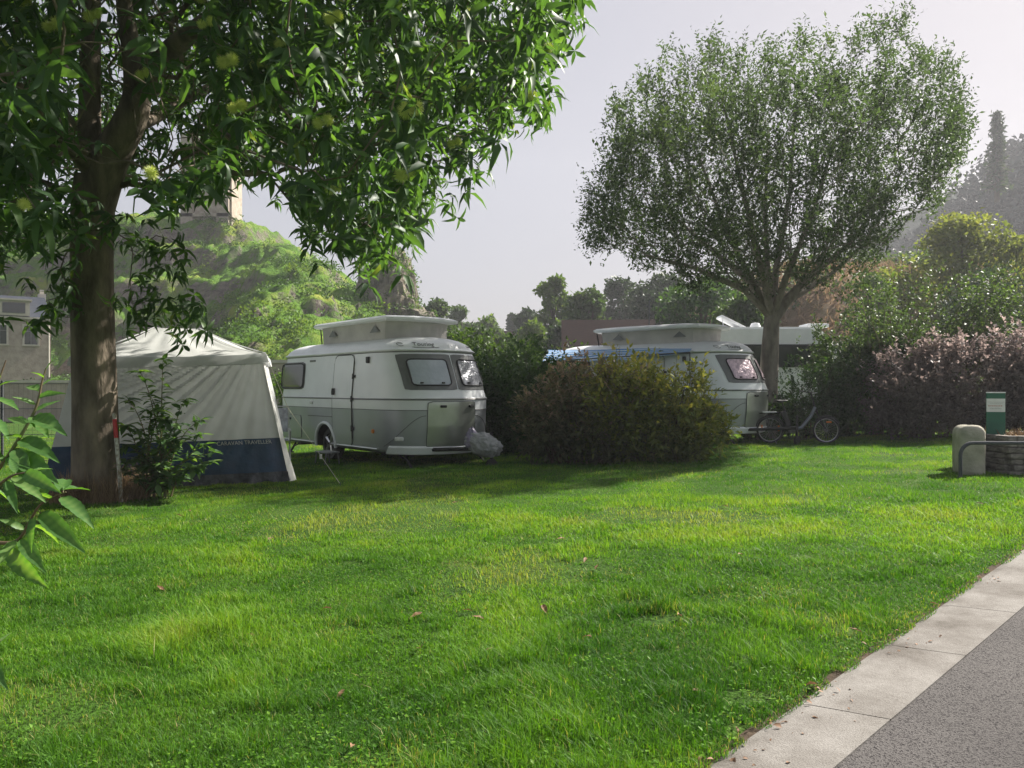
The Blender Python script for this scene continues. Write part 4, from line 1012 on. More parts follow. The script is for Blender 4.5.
# awning sheet
def awning():
    o = thing('awning', 'blue and white striped awning stretched beside the second caravan above the bush', 'awning', V2M.translation, 0)
    Mi = Matrix.Translation(V2M.translation).inverted()
    A = [V2M @ Vector((1.15, -.93, 2.0)), V2M @ Vector((-2.75, -.80, 2.10)), V2M @ Vector((-2.3, -1.6, 1.78)), V2M @ Vector((1.15, -1.02, 1.92))]
    nu, nv = 40, 12; vs = []; uv = []
    for j in range(nv+1):
        for i in range(nu+1):
            u, v = i/nu, j/nv; p = A[0].lerp(A[1], u).lerp(A[3].lerp(A[2], u), v)
            p.z += -.05*math.sin(math.pi*u)*v + .02*math.sin(u*23+v*2)*v + .018*math.sin(v*9+u*6)*math.sin(math.pi*u); vs.append(Mi @ p); uv.append((u, v))
    fs = [(j*(nu+1)+i, j*(nu+1)+i+1, (j+1)*(nu+1)+i+1, (j+1)*(nu+1)+i) for j in range(nv) for i in range(nu)]
    mb = MB(); mb.add(vs, fs); c = mb.build('canopy', M['awn'], o, True); ul = c.data.uv_layers.new(name='uv')
    for lp in c.data.loops: ul.data[lp.index].uv = uv[lp.vertex_index]
    for q in (A[2], A[3]):
        mb = MB(); g = Vector((q.x, q.y, gz(q.x, q.y))); mb.tube([Mi @ g, Mi @ q], .013, 6); mb.build('pole', M['steel'], o)
    mb = MB(); mb.tube([Mi @ A[2], Mi @ A[3]], .014, 6); mb.tube([Mi @ A[1], Mi @ A[2]], .012, 6); mb.build('rail', M['steel'], o)
awning()

# ================================================================== MOTORHOME
def motorhome():
    o = thing('motorhome', 'large white motorhome parked behind the branching tree, mostly hidden by shrubs', 'motorhome', (7.6, 25.2, .22), rad(-2))
    bm = bmesh.new(); prof = [(-3.1, .35), (2.0, .35), (3.2, .45), (3.35, 1.0), (3.15, 1.45), (2.35, 2.55), (1.95, 2.95), (1.6, 3.02), (-3.0, 3.02), (-3.15, 2.9)]
    a = [bm.verts.new((x, -1.12, z)) for x, z in prof]; b = [bm.verts.new((x, 1.12, z)) for x, z in prof]; n = len(prof)
    bm.faces.new(a[::-1]); bm.faces.new(b)
    for i in range(n): bm.faces.new((a[i], a[(i+1) % n], b[(i+1) % n], b[i]))
    bmesh.ops.recalc_face_normals(bm, faces=bm.faces); bmesh.ops.bevel(bm, geom=bm.edges[:], offset=.06, segments=3, affect='EDGES')
    me = bpy.data.meshes.new('body'); bm.to_mesh(me); bm.free(); link('body', me, M['roofw'], o)
    mb = MB(); mb.box((-.2, -1.13, 2.12), (4.6, .03, .62), bev=.01); w = mb.build('window', M['glass'], o)
    mb = MB(); mb.box((-.2, -1.145, 2.45), (4.7, .03, .05)); mb.box((-.2, -1.145, 1.79), (4.7, .03, .05)); mb.build('window_frame', M['black'], w)
    mb = MB(); mb.add([(2.42, -1.0, 2.46), (2.42, 1.0, 2.46), (3.12, 1.0, 1.5), (3.12, -1.0, 1.5)], [(0, 1, 2, 3)]); 
    for v in range(4): x, y, z = mb.v[v]; mb.v[v] = (x+.03, y, z+.03)
    mb.build('windscreen', M['glass'], o)
    mb = MB(); mb.box((-2.2, -1.13, 1.15), (.7, .03, 1.5), bev=.01); mb.build('door', M['white'], o)
    for x in (-1.9, 2.3):
        for s in (-1, 1):
            w = thing('wheel', None, None, (x, s*1.0, .34)); w.parent = o; R = Matrix.Rotation(rad(90)*(1 if s < 0 else -1), 4, 'X')
            mb = MB(); mb.lathe([(.2, -.1), (.33, -.1), (.345, 0), (.33, .1), (.2, .1)], 28, R); mb.build('tyre', M['black'], w, True)
            mb = MB(); mb.lathe([(0, .06), (.12, .08), (.2, .09), (.22, .1)], 24, R); mb.build('rim', M['chrome'], w, True)
    # open roof hatch leaning back, vent, satellite dome
    sl = MB(); T = Matrix.Rotation(rad(27), 4, 'Y'); sl.box((-.58, -.3, 3.20), (.9, .7, .09), bev=.03, M=T); sl.tube([(-.9, -.62, 3.02), (-.95, -.62, 3.4)], .015, 5); sl.build('roof_hatch', M['roofw'], o)
    mb = MB(); mb.lathe([(.0, .18), (.12, .16), (.17, .06), (.17, 0)], 16, Matrix.Translation((.12, -.5, 3.02))); mb.build('roof_vent', M['roofw'], o, True)
    mb = MB(); mb.box((2.05, -.2, 3.1), (.7, .8, .12), bev=.04); mb.build('roof_vent', M['roofw'], o)
motorhome()

# ================================================================== TENT
def tent():
    B = gp(290, 481); A = Vector((0, B.y-.95, 0)); A.x = (40-CX)/F*A.y; A.z = gz(A.x, A.y)
    o = thing('tent', 'grey cloth tent with navy blue lower band behind the chestnut trunk', 'tent', (A.x, A.y, 0))
    ux = (B-A); ux.z = 0; Lw = ux.length; ux.normalize(); uy = Vector((-ux.y, ux.x, 0)); g0 = A.z; dep = 2.6
    O = Vector((0, 0, g0))
    def P(x, y, z): return O + ux*x + uy*y + Vector((0, 0, z + (B.z-A.z)*x/Lw))
    ZE = 1.98; ib = .42     # eave height, inward lean of the walls at the top
    def wallpt(kind, s, t, amp=1):     # s along the wall 0..1, t 0 bottom .. 1 top
        lean = ib*t; 
        if kind == 'front':
            x0, x1 = 0+lean, Lw-lean; x = x0+(x1-x0)*s; y = lean*.42
            ph = (s-1.02)/(1.25-t*1.0)            # folds fan out from the right eave corner
            f = math.sin(ph*38)*.5+math.sin(ph*71+1)*.3+math.sin(s*21-t*3)*.3+math.sin(s*55+t*6)*.15
            w = amp*.075*f*(.25+.75*t)*min(1, (1-t)*5+.15)*smooth(.0, .35, s) + amp*.02*math.sin(s*9+t*2)
            return P(x, y-w, t*ZE)
        if kind == 'right':
            y0, y1 = lean*.42, dep-lean*.42; y = y0+(y1-y0)*s; f = math.sin(s*17+t*3)+.5*math.sin(s*41-t*5); return P(Lw-lean+.025*f*amp*math.sin(math.pi*s), y, t*ZE)
        if kind == 'left':
            y0, y1 = lean*.42, dep-lean*.42; y = y0+(y1-y0)*s; f = math.sin(s*17+t*3); return P(lean-.025*f*amp*math.sin(math.pi*s), y, t*ZE)
        x0, x1 = lean, Lw-lean; return P(x0+(x1-x0)*s, dep-lean*.42, t*ZE)
    def sheet(kind, t0, t1, ns, nt):
        mb = MB(); vs = [wallpt(kind, i/ns, t0+(t1-t0)*j/nt) for j in range(nt+1) for i in range(ns+1)]
        mb.add(vs, [(j*(ns+1)+i, j*(ns+1)+i+1, (j+1)*(ns+1)+i+1, (j+1)*(ns+1)+i) for j in range(nt) for i in range(ns)]); return mb
    tb = .68/ZE
    for k, ns in (('front', 150), ('right', 50), ('left', 50), ('back', 20)):
        sheet(k, tb, 1, ns, 40).build('wall', M['tent'], o, True)
        sheet(k, .045, tb-.001, ns, 16).build('lower_band', M['blue'], o, True)
    # mud flap lying crumpled at the bottom
    mb = MB(); ns = 120; vs = []
    for j in range(5):
        for i in range(ns+1):
            s = i/ns; p = wallpt('front', s, .075*(1-j/4)); p -= uy*(.02+.05*j/4*(1+.8*math.sin(s*33)+.5*math.sin(s*77))); p.z += .012*math.sin(s*60+j)*(j > 0)+.012; vs.append(p)
    mb.add(vs, [(j*(ns+1)+i, j*(ns+1)+i+1, (j+1)*(ns+1)+i+1, (j+1)*(ns+1)+i) for j in range(4) for i in range(ns)]); mb.build('mud_flap', M['mud'], o, True)
    # roof: hipped cloth with sag, ridge
    E = [P(ib-.05, ib*.42-.05, ZE+.02), P(Lw-ib+.05, ib*.42-.05, ZE+.02), P(Lw-ib+.05, dep-ib*.42+.05, ZE+.02), P(ib-.05, dep-ib*.42+.05, ZE+.02)]
    R0 = P(Lw*.38, dep*.5, ZE+.52); R1 = P(Lw*.58, dep*.5, ZE+.50)
    mb = MB()
    def face(a, b_, c, d, n=24, m=14):
        vs = []
        for j in range(m+1):
            for i in range(n+1):
                u, v = i/n, j/m; p = a.lerp(b_, u).lerp(d.lerp(c, u), v); p = p.copy(); p.z += -.07*math.sin(math.pi*v)*(.6+.4*math.cos(2*math.pi*u)) -.03*math.sin(math.pi*u)*(1-v)+.008*math.sin(u*40+v*5)*math.sin(math.pi*v); vs.append(p)
        mb.add(vs, [(j*(n+1)+i, j*(n+1)+i+1, (j+1)*(n+1)+i+1, (j+1)*(n+1)+i) for j in range(m) for i in range(n)])
    face(E[0], E[1], R1, R0, 60); face(E[1], E[2], R1+uy*.001, R1); face(E[2], E[3], R0+uy*.001, R1+uy*.001, 60); face(E[3], E[0], R0, R0+uy*.001)
    rf = mb.build('roof', M['tentroof'], o, True)
    mb = MB()
    for a, b_ in ((0, 1), (1, 2), (2, 3), (3, 0)):
        n = 60; vs = []
        for j in range(4):
            for i in range(n+1):
                s = i/n; p = E[a].lerp(E[b_], s); out = (p-(E[0]+E[2])*.5); out.z = 0; out.normalize(); p = p+out*(.02+.012*j+.008*math.sin(s*31+j)); p.z -= .045*j+.03*math.sin(math.pi*s); vs.append(p)
        mb.add(vs, [(j*(n+1)+i, j*(n+1)+i+1, (j+1)*(n+1)+i+1, (j+1)*(n+1)+i) for j in range(3) for i in range(n)])
    mb.build('valance', M['tent'], rf, True)
    mb = MB()
    for (a, b_) in ((E[0], R0), (E[1], R1), (E[2], R1), (E[3], R0), (R0, R1)): mb.tube([a.lerp(b_, t)+Vector((0, 0, -.035*math.sin(math.pi*t)+.008)) for t in np.linspace(0, 1, 10)], .010, 5)
    mb.tube([E[0].lerp(E[1], t)+Vector((0, 0, -.15-.03*math.sin(math.pi*t)))-uy*.055 for t in np.linspace(0, 1, 30)], .008, 5)
    mb.build('piping', M['tent'], rf)
    # white flap along the right corner
    mb = MB(); n = 14; vs = []
    for j in range(n+1):
        t = j/n; p = wallpt('front', 1, t, 0); w = .085*max(0, 1-t*1.6)**1.2+.016; vs += [p-uy*.03-ux*.01, p+ux*w*.55-uy*.02+uy*.05, p+ux*(w)+uy*.12]
    mb.add(vs, [(3*j+k, 3*j+k+1, 3*j+k+4, 3*j+k+3) for j in range(n) for k in range(2)]); mb.build('corner_flap', M['piping'], o, True)
    # lettering, too blurred to read word for word
    cu = bpy.data.curves.new('t', 'FONT'); cu.body = 'CARAVAN TRAVELLER'; cu.size = .085; cu.extrude = .001; cu.align_x = 'CENTER'; t = bpy.data.objects.new('t', cu); COL.objects.link(t); bpy.context.view_layer.update()
    me = bpy.data.meshes.new_from_object(t.evaluated_get(bpy.context.evaluated_depsgraph_get())); bpy.data.objects.remove(t)
    wd = Lw-2*ib*.28
    for v in me.vertices:
        s = 1-(.55-v.co.x*.95)/wd; p = wallpt('front', s, (.60+v.co.y)/ZE); v.co = p-uy*(.012+v.co.z)
    link('lettering', me, M['greyink'], o)
    mb = MB()
    for s in (0, 1):
        p = wallpt('front', s, 0); mb.tube([p+Vector((0, 0, .01)), wallpt('front', s, .5, 0)+uy*.04, wallpt('front', s, 1, 0)+uy*.04], .012, 6)
    mb.build('pole', M['steel'], o)
    return wallpt('front', 1, .55, 0)+Vector((A.x, A.y, 0)), E[1]+Vector((A.x, A.y, 0))
gtop, etop = tent()
pe = gp(340, 485); a = at(288, 408, 12.5); 
r = thing('guy_rope', 'pale guy rope running down from the tent corner to a peg in the grass', 'rope', pe)
mb = MB(); q = etop-pe
mb.tube([q, a-pe, Vector((0, 0, .02))], .0045, 5); mb.build('line', M['rope'], r)
m_ = (a-pe)*.35; mb = MB(); mb.box(m_, (.03, .03, .07)); mb.build('slider', M['piping'], r)
mb = MB(); mb.tube([(0.02, 0, -.1), (0, 0, .035), (.02, .01, .03)], .006, 5); mb.build('peg', M['steel'], r)

# folding chair between tent and van
def chair():
    p = at(276, 430, 16.0); o = thing('camping_chair', 'white framed folding chair with patterned cloth in the gap left of the caravan', 'chair', (p.x, p.y, gz(p.x, p.y)), rad(20))
    mb = MB()
    for x in (-.27, .27): mb.tube([(x, -.3, 0), (x, .25, .62), (x, .33, 1.1)], .014, 6); mb.tube([(x, .3, 0), (x, -.28, .62)], .014, 6); mb.tube([(x, -.32, .62), (x, .22, .64)], .016, 6)
    mb.tube([(-.27, .33, 1.1), (.27, .33, 1.1)], .014, 6); mb.build('frame', M['piping'], o)
    mb = MB(); mb.box((0, 0, .42), (.5, .45, .02)); mb.build('seat', M['foil'], o)
    mb = MB(); mb.box((0, .27, .82), (.5, .02, .5), M=Matrix.Rotation(rad(-10), 4, 'X')); mb.build('backrest', M['foil'], o)
chair()

# ================================================================== BICYCLE
def bicycle():
    R = gp(772, 444); D = 16.7; xr = (770-CX)/F*D; xf = (826.5-CX)/F*(D-.1); g = gz((xr+xf)/2, D)+.01
    o = thing('bicycle', 'low-framed electric folding bicycle with silver tube, parked in front of the hedge', 'bicycle', (xr, D, g), math.atan2(-.1, xf-xr))
    wb = xf-xr; rw = .285; RX = Matrix.Rotation(rad(90), 4, 'X')
    for x in (0, wb):
        w = thing('wheel', None, None, (x, 0, rw)); w.parent = o
        mb = MB(); n = 40; mb.tube([(math.cos(2*math.pi*i/n)*(rw-.02), 0, math.sin(2*math.pi*i/n)*(rw-.02)) for i in range(n+1)], .021, 8, cap=False); mb.build('tyre', M['black'], w, True)
        mb = MB(); mb.tube([(math.cos(2*math.pi*i/n)*(rw-.045), 0, math.sin(2*math.pi*i/n)*(rw-.045)) for i in range(n+1)], .010, 6, cap=False); mb.build('rim', M['chrome'], w, True)
        mb = MB(); mb.tube([(0, -.05, 0), (0, .05, 0)], .03 if x else .055, 10)
        mb.build('hub', M['trim'], w)
        mb = MB()
        for k in range(24):
            a = 2*math.pi*k/24; mb.tube([(math.cos(a+.4)*.03, .03*(-1)**k, math.sin(a+.4)*.03), (math.cos(a)*(rw-.05), 0, math.sin(a)*(rw-.05))], .0018, 3)
        mb.build('spokes', M['chrome'], w)
        for a in ((2.9, .2) if x == 0 else (1.3,)):
            mb = MB(); c = Vector((math.cos(a)*.18, -.02, math.sin(a)*.18)); mb.box(c, (.035 if x == 0 else .11, .012, .12 if x == 0 else .035), bev=.005); mb.build('reflector', M['orange'], w)
        mb = MB(); mb.tube([(math.cos(t)*(rw+.02), 0, math.sin(t)*(rw+.02)) for t in np.linspace(.5 if x else .2, 2.4 if x else 2.9, 14)], .016, 6); mb.build('mudguard', M['black'], w)
    mb = MB(); hd = Vector((wb-.23, 0, .78)); bb = Vector((.46, 0, .29))
    mb.tube([hd, Vector((wb-.32, 0, .58)), Vector((.66, 0, .34)), bb], [.032, .036, .036, .032], 10); mb.tube([Vector((.66, 0, .34)), bb], .03, 8)
    mb.build('frame', M['bikegrey'], o, True)
    mb = MB(); mb.tube([bb, Vector((.25, 0, .88))], .017, 8); mb.tube([Vector((.40, 0, .42)), Vector((0, .05, rw))], .012, 6); mb.tube([bb, Vector((0, -.05, rw))], .012, 6)
    mb.tube([hd+Vector((-.05, 0, .1)), Vector((wb-.08, 0, .40)), Vector((wb, .05, rw))], .014, 6); mb.tube([Vector((wb-.09, -.04, .42)), Vector((wb, -.05, rw))], .012, 6)
    mb.tube([hd, hd+Vector((-.09, 0, .30))], .014, 8); mb.build('fork_and_tubes', M['black'], o)
    mb = MB(); h = hd+Vector((-.09, 0, .30)); mb.tube([h+Vector((-.10, -.27, .03)), h+Vector((0, -.1, .0)), h+Vector((0, .1, 0)), h+Vector((-.10, .27, .03))], .012, 6); hb_ = mb.build('handlebar', M['black'], o)
    for s in (-1, 1):
        mb = MB(); mb.tube([h+Vector((-.08, s*.24, .027)), h+Vector((-.14, s*.34, .04))], .018, 8); mb.build('grip', M['trim'], hb_)
    mb = MB(); bm = bmesh.new(); bmesh.ops.create_icosphere(bm, subdivisions=3, radius=1)
    for v in bm.verts:
        k = .5+.5*max(0, -v.co.x); v.co = Vector((.235+v.co.x*.14, v.co.y*.085*k*1.3, .90+v.co.z*.03+.015*v.co.x*v.co.x))
    bm.verts.index_update(); mb.add([v.co.copy() for v in bm.verts], [[v.index for v in f.verts] for f in bm.faces]); bm.free(); mb.build('saddle', M['black'], o, True)
    mb = MB()
    for s in (-.06, .06): mb.tube([(-.22, s, .64), (.24, s, .66)], .007, 5); mb.tube([(-.1, s, .64), (0, s, rw)], .006, 5)
    mb.tube([(-.22, -.06, .64), (-.22, .06, .64)], .007, 5); rk = mb.build('rack', M['black'], o)
    mb = MB(); mb.box((-.02, 0, .665), (.30, .10, .03), bev=.01); mb.build('rack_plate', M['lens'], rk)
    mb = MB(); mb.box((.32, 0, .52), (.09, .08, .34), bev=.02, M=Matrix.Rotation(rad(-20), 4, 'Y')); mb.build('battery', M['black'], o)
    mb = MB(); mb.tube([(.46, -.06, .29), (.46, .06, .29)], .075, 16); mb.tube([(.46, -.08, .29), (.54, -.08, .15)], .01, 6); mb.tube([(.46, .08, .29), (.38, .08, .43)], .01, 6); cr = mb.build('crankset', M['trim'], o)
    for p in ((.54, -.12, .15), (.38, .12, .43)):
        mb = MB(); mb.box(p, (.09, .08, .02), bev=.005); mb.build('pedal', M['black'], cr)
    mb = MB(); mb.tube([(.02, -.06, .22), (.10, -.16, .0)], .008, 5); mb.build('kickstand', M['trim'], o)
bicycle()

# ================================================================== PLANTER, POST, BLOCK, RAIL
def planter():
    D = 10.65; p = at(965, 472, D); g = gz(p.x, p.y)-.03
    o = prop(None or thing('concrete_block', 'weathered pale concrete block with rounded top beside the stone planter', 'block', (p.x+.05, p.y, g), rad(-16)), None)
    bm = bmesh.new(); bmesh.ops.create_cube(bm, size=1)
    for v in bm.verts: v.co = Vector((v.co.x*.33, v.co.y*.46, (v.co.z+.5)*.66))
    bmesh.ops.subdivide_edges(bm, edges=bm.edges[:], cuts=9, use_grid_fill=True)
    for v in bm.verts:      # round every edge
        c = Vector((max(-.165+.09, min(.165-.09, v.co.x)), max(-.23+.09, min(.23-.09, v.co.y)), min(.66-.09, v.co.z))); dlt = v.co-c
        if dlt.length > .09: v.co = c+dlt.normalized()*.09
    for v in bm.verts:
        q = np.array([v.co[:]]); k = (fbm(q+3, 5, 3)[0]-.5)*.03; v.co += v.co.normalized()*k
        v.co.z += .03*(1-(v.co.x/.17)**2)*max(0, min(1, (v.co.z-.4)/.2))
    me = bpy.data.meshes.new('block_body'); bm.to_mesh(me); bm.free(); link('block', me, M['conc'], o, True)
    # planter with stone sides
    pc = Vector((p.x+1.42, p.y+.35, g)); o = thing('stone_planter', 'low dark stone planter at the right edge filled with dry stalks', 'planter', pc, rad(6))
    mb = MB(); w, d = 2.0, .95
    random.seed(5)
    for row in range(7):
        z = .02+row*.078; x = -w/2-random.uniform(0, .1)
        while x < w/2:
            l = random.uniform(.12, .26)
            for y in (-d/2, d/2): mb.box((min(x+l/2, w/2), y+random.uniform(-.012, .012), z+.03), (l-.008, .12, .070), rz=random.uniform(-.03, .03), bev=.012)
            x += l
        for k in range(5):
            for xx in (-w/2, w/2): mb.box((xx, -d/2+.12+k*.18, z+.03), (.12, .17, .070), bev=.012)
    mb.build('stones', M['stone'], o)
    mb = MB(); mb.box((0, 0, .25), (w-.1, d-.1, .46)); mb.build('soil', M['soil'], o)
    n = 1500; q = np.stack([RNG.uniform(-.9, .9, n), RNG.uniform(-.42, .42, n), np.full(n, .49)], 1); dd = rdir(n, .15); dd[:, 2] = np.abs(dd[:, 2])
    V, T, k = leafset(q, dd, rdir(n), RNG.uniform(.05, .17, n), .006, 'diamond', droop=.6); s_ = np_mesh('dry_stalks', V, T, M['dry'], o, RNG.random(n), k); s_['kind'] = 'stuff'
    n = 420; q = np.stack([RNG.uniform(.25, 1.0, n), RNG.uniform(-.75, -.5, n), RNG.uniform(0, .42, n)*RNG.random(n)], 1)
    V, T, k = leafset(q, rdir(n, .4), rdir(n, 1), RNG.uniform(.03, .08, n), RNG.uniform(.015, .035, n), 'lance'); s_ = np_mesh('weeds', V, T, M['wisp'], None, RNG.random(n), k); s_.location = pc; prop(s_, 'leafy green weeds growing at the foot of the stone planter', 'weeds', kind='stuff')
    # green service post
    q = at(995.5, 440, 10.95); z1 = CAMH+(HY-393)/F*10.95; z0 = pc.z+.46; h = z1-z0
    o = thing('service_post', 'green square post with a white label standing in the stone planter', 'post', (q.x, q.y, z0), rad(-30))
    mb = MB(); mb.box((0, 0, h/2), (.225, .225, h), bev=.008); mb.build('post_body', M['green'], o)
    mb = MB(); mb.box((0, 0, h+.006), (.235, .235, .014), bev=.004); mb.build('cap', M['lens'], o)
    mb = MB(); mb.box((0, -.114, h-.17), (.222, .006, .185)); lb = mb.build('label_plate', M['label'], o)
    mb = MB()
    random.seed(3)
    for zz, wd in ((.045, .10), (.028, .07)):
        x = -wd
        while x < wd: l = random.uniform(.006, .014); mb.box((x+l/2, -.118, h-.17+zz), (l, .002, .007)); x += l+.005
    for zz, wd in ((-.045, .07),):
        x = -wd
        while x < wd: l = random.uniform(.006, .014); mb.box((x+l/2, -.118, h-.17+zz), (l, .002, .010)); x += l+.005
    mb.build('small_print', M['greyink'], lb)
    mb = MB(); x = -.09
    while x < .08: l = random.uniform(.01, .02); mb.box((x+l/2, -.118, h-.17-.008), (l, .002, .016)); x += l+.006
    mb.build('red_print', M['redink'], lb)
    # bent steel rail
    a = at(960.5, 474, 10.1); zt = CAMH+(HY-443)/F*10.1; g = gz(a.x, a.y)-.05
    o = thing('steel_rail', 'bent dark steel pipe rail in front of the stone planter', 'rail', (a.x, a.y, g))
    pts = [Vector((0, 0, 0)), Vector((0, 0, zt-g-.22))]
    for t in np.linspace(0, math.pi/2, 8): pts.append(Vector((.16*(1-math.cos(t)), 0, zt-g-.16+.16*math.sin(t))))
    pts += [Vector((1.2, .03, zt-g)), Vector((2.0, .05, zt-g)), Vector((2.15, .05, zt-g-.1)), Vector((2.2, .05, 0))]
    mb = MB(); mb.tube(pts, .024, 10); mb.build('pipe', M['steel'], o, True)
planter()

# red topped stake by the trunk
s0 = gp(122, 503); s1 = at(114, 413, s0.y+.12)
o = thing('marker_stake', 'weathered white marker stake with a red band leaning beside the trunk', 'stake', s0)
v = s1-s0; mb = MB(); mb.tube([(0, 0, -.1), v*.36, v*.72], .027, 8); mb.tube([v*.93, v*.99, v*1.0], [.027, .025, .012], 8); mb.build('shaft', M['stake'], o)
mb = MB(); mb.tube([v*.72, v*.93], .0275, 8); mb.build('red_band', M['red'], o)

#@@PART3
# ================================================================== CHESTNUT TREE
def chestnut():
    base = gp(94, 503); base = Vector((base.x, base.y+.25, gz(base.x, base.y)-.05)); D = base.y
    o = thing('chestnut_tree', 'big leafy chestnut tree with spiky green burrs and thick trunk at left', 'tree', base)
    def q(px, py, dd=0): return np.array(at(px, py, D+dd)-base)
    # trunk and hand laid limbs: (chain, radii)
    trunk = [(97, 506, 0), (96, 470, 0), (95, 400, 0), (93, 330, 0), (92, 260, 0), (93, 210, 0), (96, 178, 0)]
    L1 = [(90, 140, .1), (90, 90, .15), (91, 40, .2), (92, -20, .3), (95, -90, .3), (92, -160, .4)]
    L2 = [(112, 155, -.1), (128, 125, -.2), (137, 95, -.25), (132, 55, -.3), (126, 15, -.3), (122, -40, -.4), (118, -110, -.6)]
    L3 = [(158, 62, -.6), (185, 38, -1.1), (220, 12, -1.7), (262, -12, -2.4), (300, -30, -3.0)]
    L4 = [(60, 130, -.8), (20, 90, -1.8), (-40, 60, -2.6)]
    L5 = [(150, 120, .9), (205, 90, 1.8), (260, 70, 2.6)]
    chains = [(trunk, None), (L1, ('t', 6)), (L2, ('t', 5)), (L3, ('L2', 2)), (L4, ('t', 6)), (L5, ('L2', 1))]
    pos = []; par = []; rr = []; idx = {}
    R = {'t': [.34, .30, .28, .27, .265, .27, .26], 'L1': [.15, .135, .125, .115, .10, .08], 'L2': [.23, .205, .175, .12, .11, .10, .08], 'L3': [.125, .11, .095, .075, .05], 'L4': [.10, .08, .05], 'L5': [.09, .07, .05]}
    names = ['t', 'L1', 'L2', 'L3', 'L4', 'L5']
    for nm, (ch, at_) in zip(names, chains):
        ids = []; prev = -1 if at_ is None else idx[at_[0]][at_[1]]; fine = []
        for k, (px, py, dd) in enumerate(ch):
            pos.append(q(px, py, dd)); par.append(prev); rr.append(R[nm][k]); prev = len(pos)-1; ids.append(prev)
        idx[nm] = ids
    lim = MB()
    for nm, (ch, at_) in zip(names, chains):
        ids = idx[nm]; pts = [Vector(pos[i]) for i in ids]; rs = [rr[i] for i in ids]
        if at_ is not None: p0 = idx[at_[0]][at_[1]]; pts = [Vector(pos[p0])]+pts; rs = [min(rr[p0], rs[0]*1.15)]+rs
        # smooth by catmull-rom
        P2 = []; R2 = []
        for i in range(len(pts)-1):
            p_, a_, b_, n_ = pts[max(i-1, 0)], pts[i], pts[i+1], pts[min(i+2, len(pts)-1)]
            for t in np.linspace(0, 1, 6, endpoint=False):
                t2, t3 = t*t, t*t*t; P2.append(.5*((2*a_)+(b_-p_)*t+(2*p_-5*a_+4*b_-n_)*t2+(3*a_-p_-3*b_+n_)*t3)); R2.append(rs[i]*(1-t)+rs[i+1]*t)
        P2.append(pts[-1]); R2.append(rs[-1])
        if nm == 't': R2[0] *= 1.25; R2[1] *= 1.15; R2[2] *= 1.08
        lim.tube(P2, R2, 20, cap=False)
    # attractors through the crown: a dome, its lower edge uneven and hanging
    yb = lambda px: np.interp(px, [-400, -60, 0, 40, 70, 120, 160, 200, 250, 280, 300, 330, 355, 380, 400, 420, 445, 475, 500, 540, 555, 575, 590],
                                 [330, 300, 285, 245, 205, 190, 205, 200, 190, 200, 220, 250, 266, 270, 255, 222, 195, 172, 142, 110, 80, 35, -10])
    C = np.array([-4.3, 8.5, 7.0]); Rr = np.array([6.6, 6.3, 5.4]); tg = []
    while len(tg) < 3600:
        u = rdir(1)[0]*RNG.random()**.42; p = C+u*Rr
        if p[1] < 2.6 or p[2] < 2.0: continue
        px = CX+F*p[0]/p[1]; py = HY-F*(p[2]-CAMH)/p[1]
        if py > yb(px) + 14*math.sin(px*.085) + 9*math.sin(px*.21+1) - RNG.random()**2*30 or px > 575: continue
        if py < -520: continue
        if p[1] < 3.6 and RNG.random() < .7: continue
        tg.append(p)
    lowt = []
    for px, py, dd in ((150, 300, -.7), (190, 320, -.8), (165, 265, -.6), (170, 310, -.4), (60, 310, -.6), (40, 320, -.8), (130, 280, -.7), (48, 300, -.4), (200, 305, -1.1), (140, 320, -.5), (75, 240, -.7), (65, 280, -.5), (150, 240, -.9), (120, 235, -.7), (185, 250, -1), (80, 200, -.6), (60, 215, -1.), (110, 215, -.8)):
        lowt.append(np.array(at(px, py, D+dd)))
    tg = np.array(tg)-np.array(base); lowt = np.array(lowt)-np.array(base)
    A, Pp = grow(pos, par, tg, step=.40, pen=.16, lift=.16, jit=.10, block=5)
    A, Pp = grow(list(A), list(Pp), lowt, step=.2, pen=.0, lift=.1, jit=.06)
    r = radii(A, Pp, .005, 2.5); n0 = len(pos); r2 = r.copy(); r2[:n0] = np.minimum(r2[:n0], np.array(rr)*.8); r2[n0:] = np.minimum(r2[n0:], .05)
    w = wood(A, Pp, r2)
    lim.add(w.v, w.f); tr = lim.build('trunk', M['bark'], o, True)
    kids = np.zeros(len(A), int)
    for i in range(1, len(A)): kids[Pp[i]] += 1
    dirs = np.zeros_like(A); dirs[1:] = A[1:]-A[Pp[1:]]; dirs = norm(dirs+1e-6)
    sel = np.where((r < .011) & (np.arange(len(A)) > n0+5))[0]
    tips = np.where((kids == 0) & (np.arange(len(A)) > n0))[0]
    # rosette of long drooping leaves at each tip, loose leaves along the twigs
    def rosette(ii, per, L):
        """leaves standing like spokes round the twig end, each arching down"""
        n = len(ii); ax = norm(dirs[ii]*.45+np.array([0, 0, .55])+rdir(n)*.45); u = norm(np.cross(ax, rdir(n))); v = np.cross(ax, u)
        P = np.repeat(A[ii], per, 0); X = np.repeat(ax, per, 0); j = np.tile(np.arange(per), n); ph = 2*math.pi*j/per*1.0+RNG.normal(0, .25, n*per)+np.repeat(RNG.uniform(0, 6.28, n), per)
        r = np.repeat(u, per, 0)*np.cos(ph)[:, None]+np.repeat(v, per, 0)*np.sin(ph)[:, None]; th = RNG.normal(.15, .28, n*per)[:, None]
        d = norm(r*np.cos(th)+X*np.sin(th)+np.array([0, 0, -.22])); P = P+X*RNG.uniform(-.05, .02, n*per)[:, None]
        l = L*np.repeat(RNG.uniform(.75, 1.15, n), per)*np.clip(1+RNG.normal(size=n*per)*.12, .6, 1.3); N = norm(X+rdir(n*per)*.25)
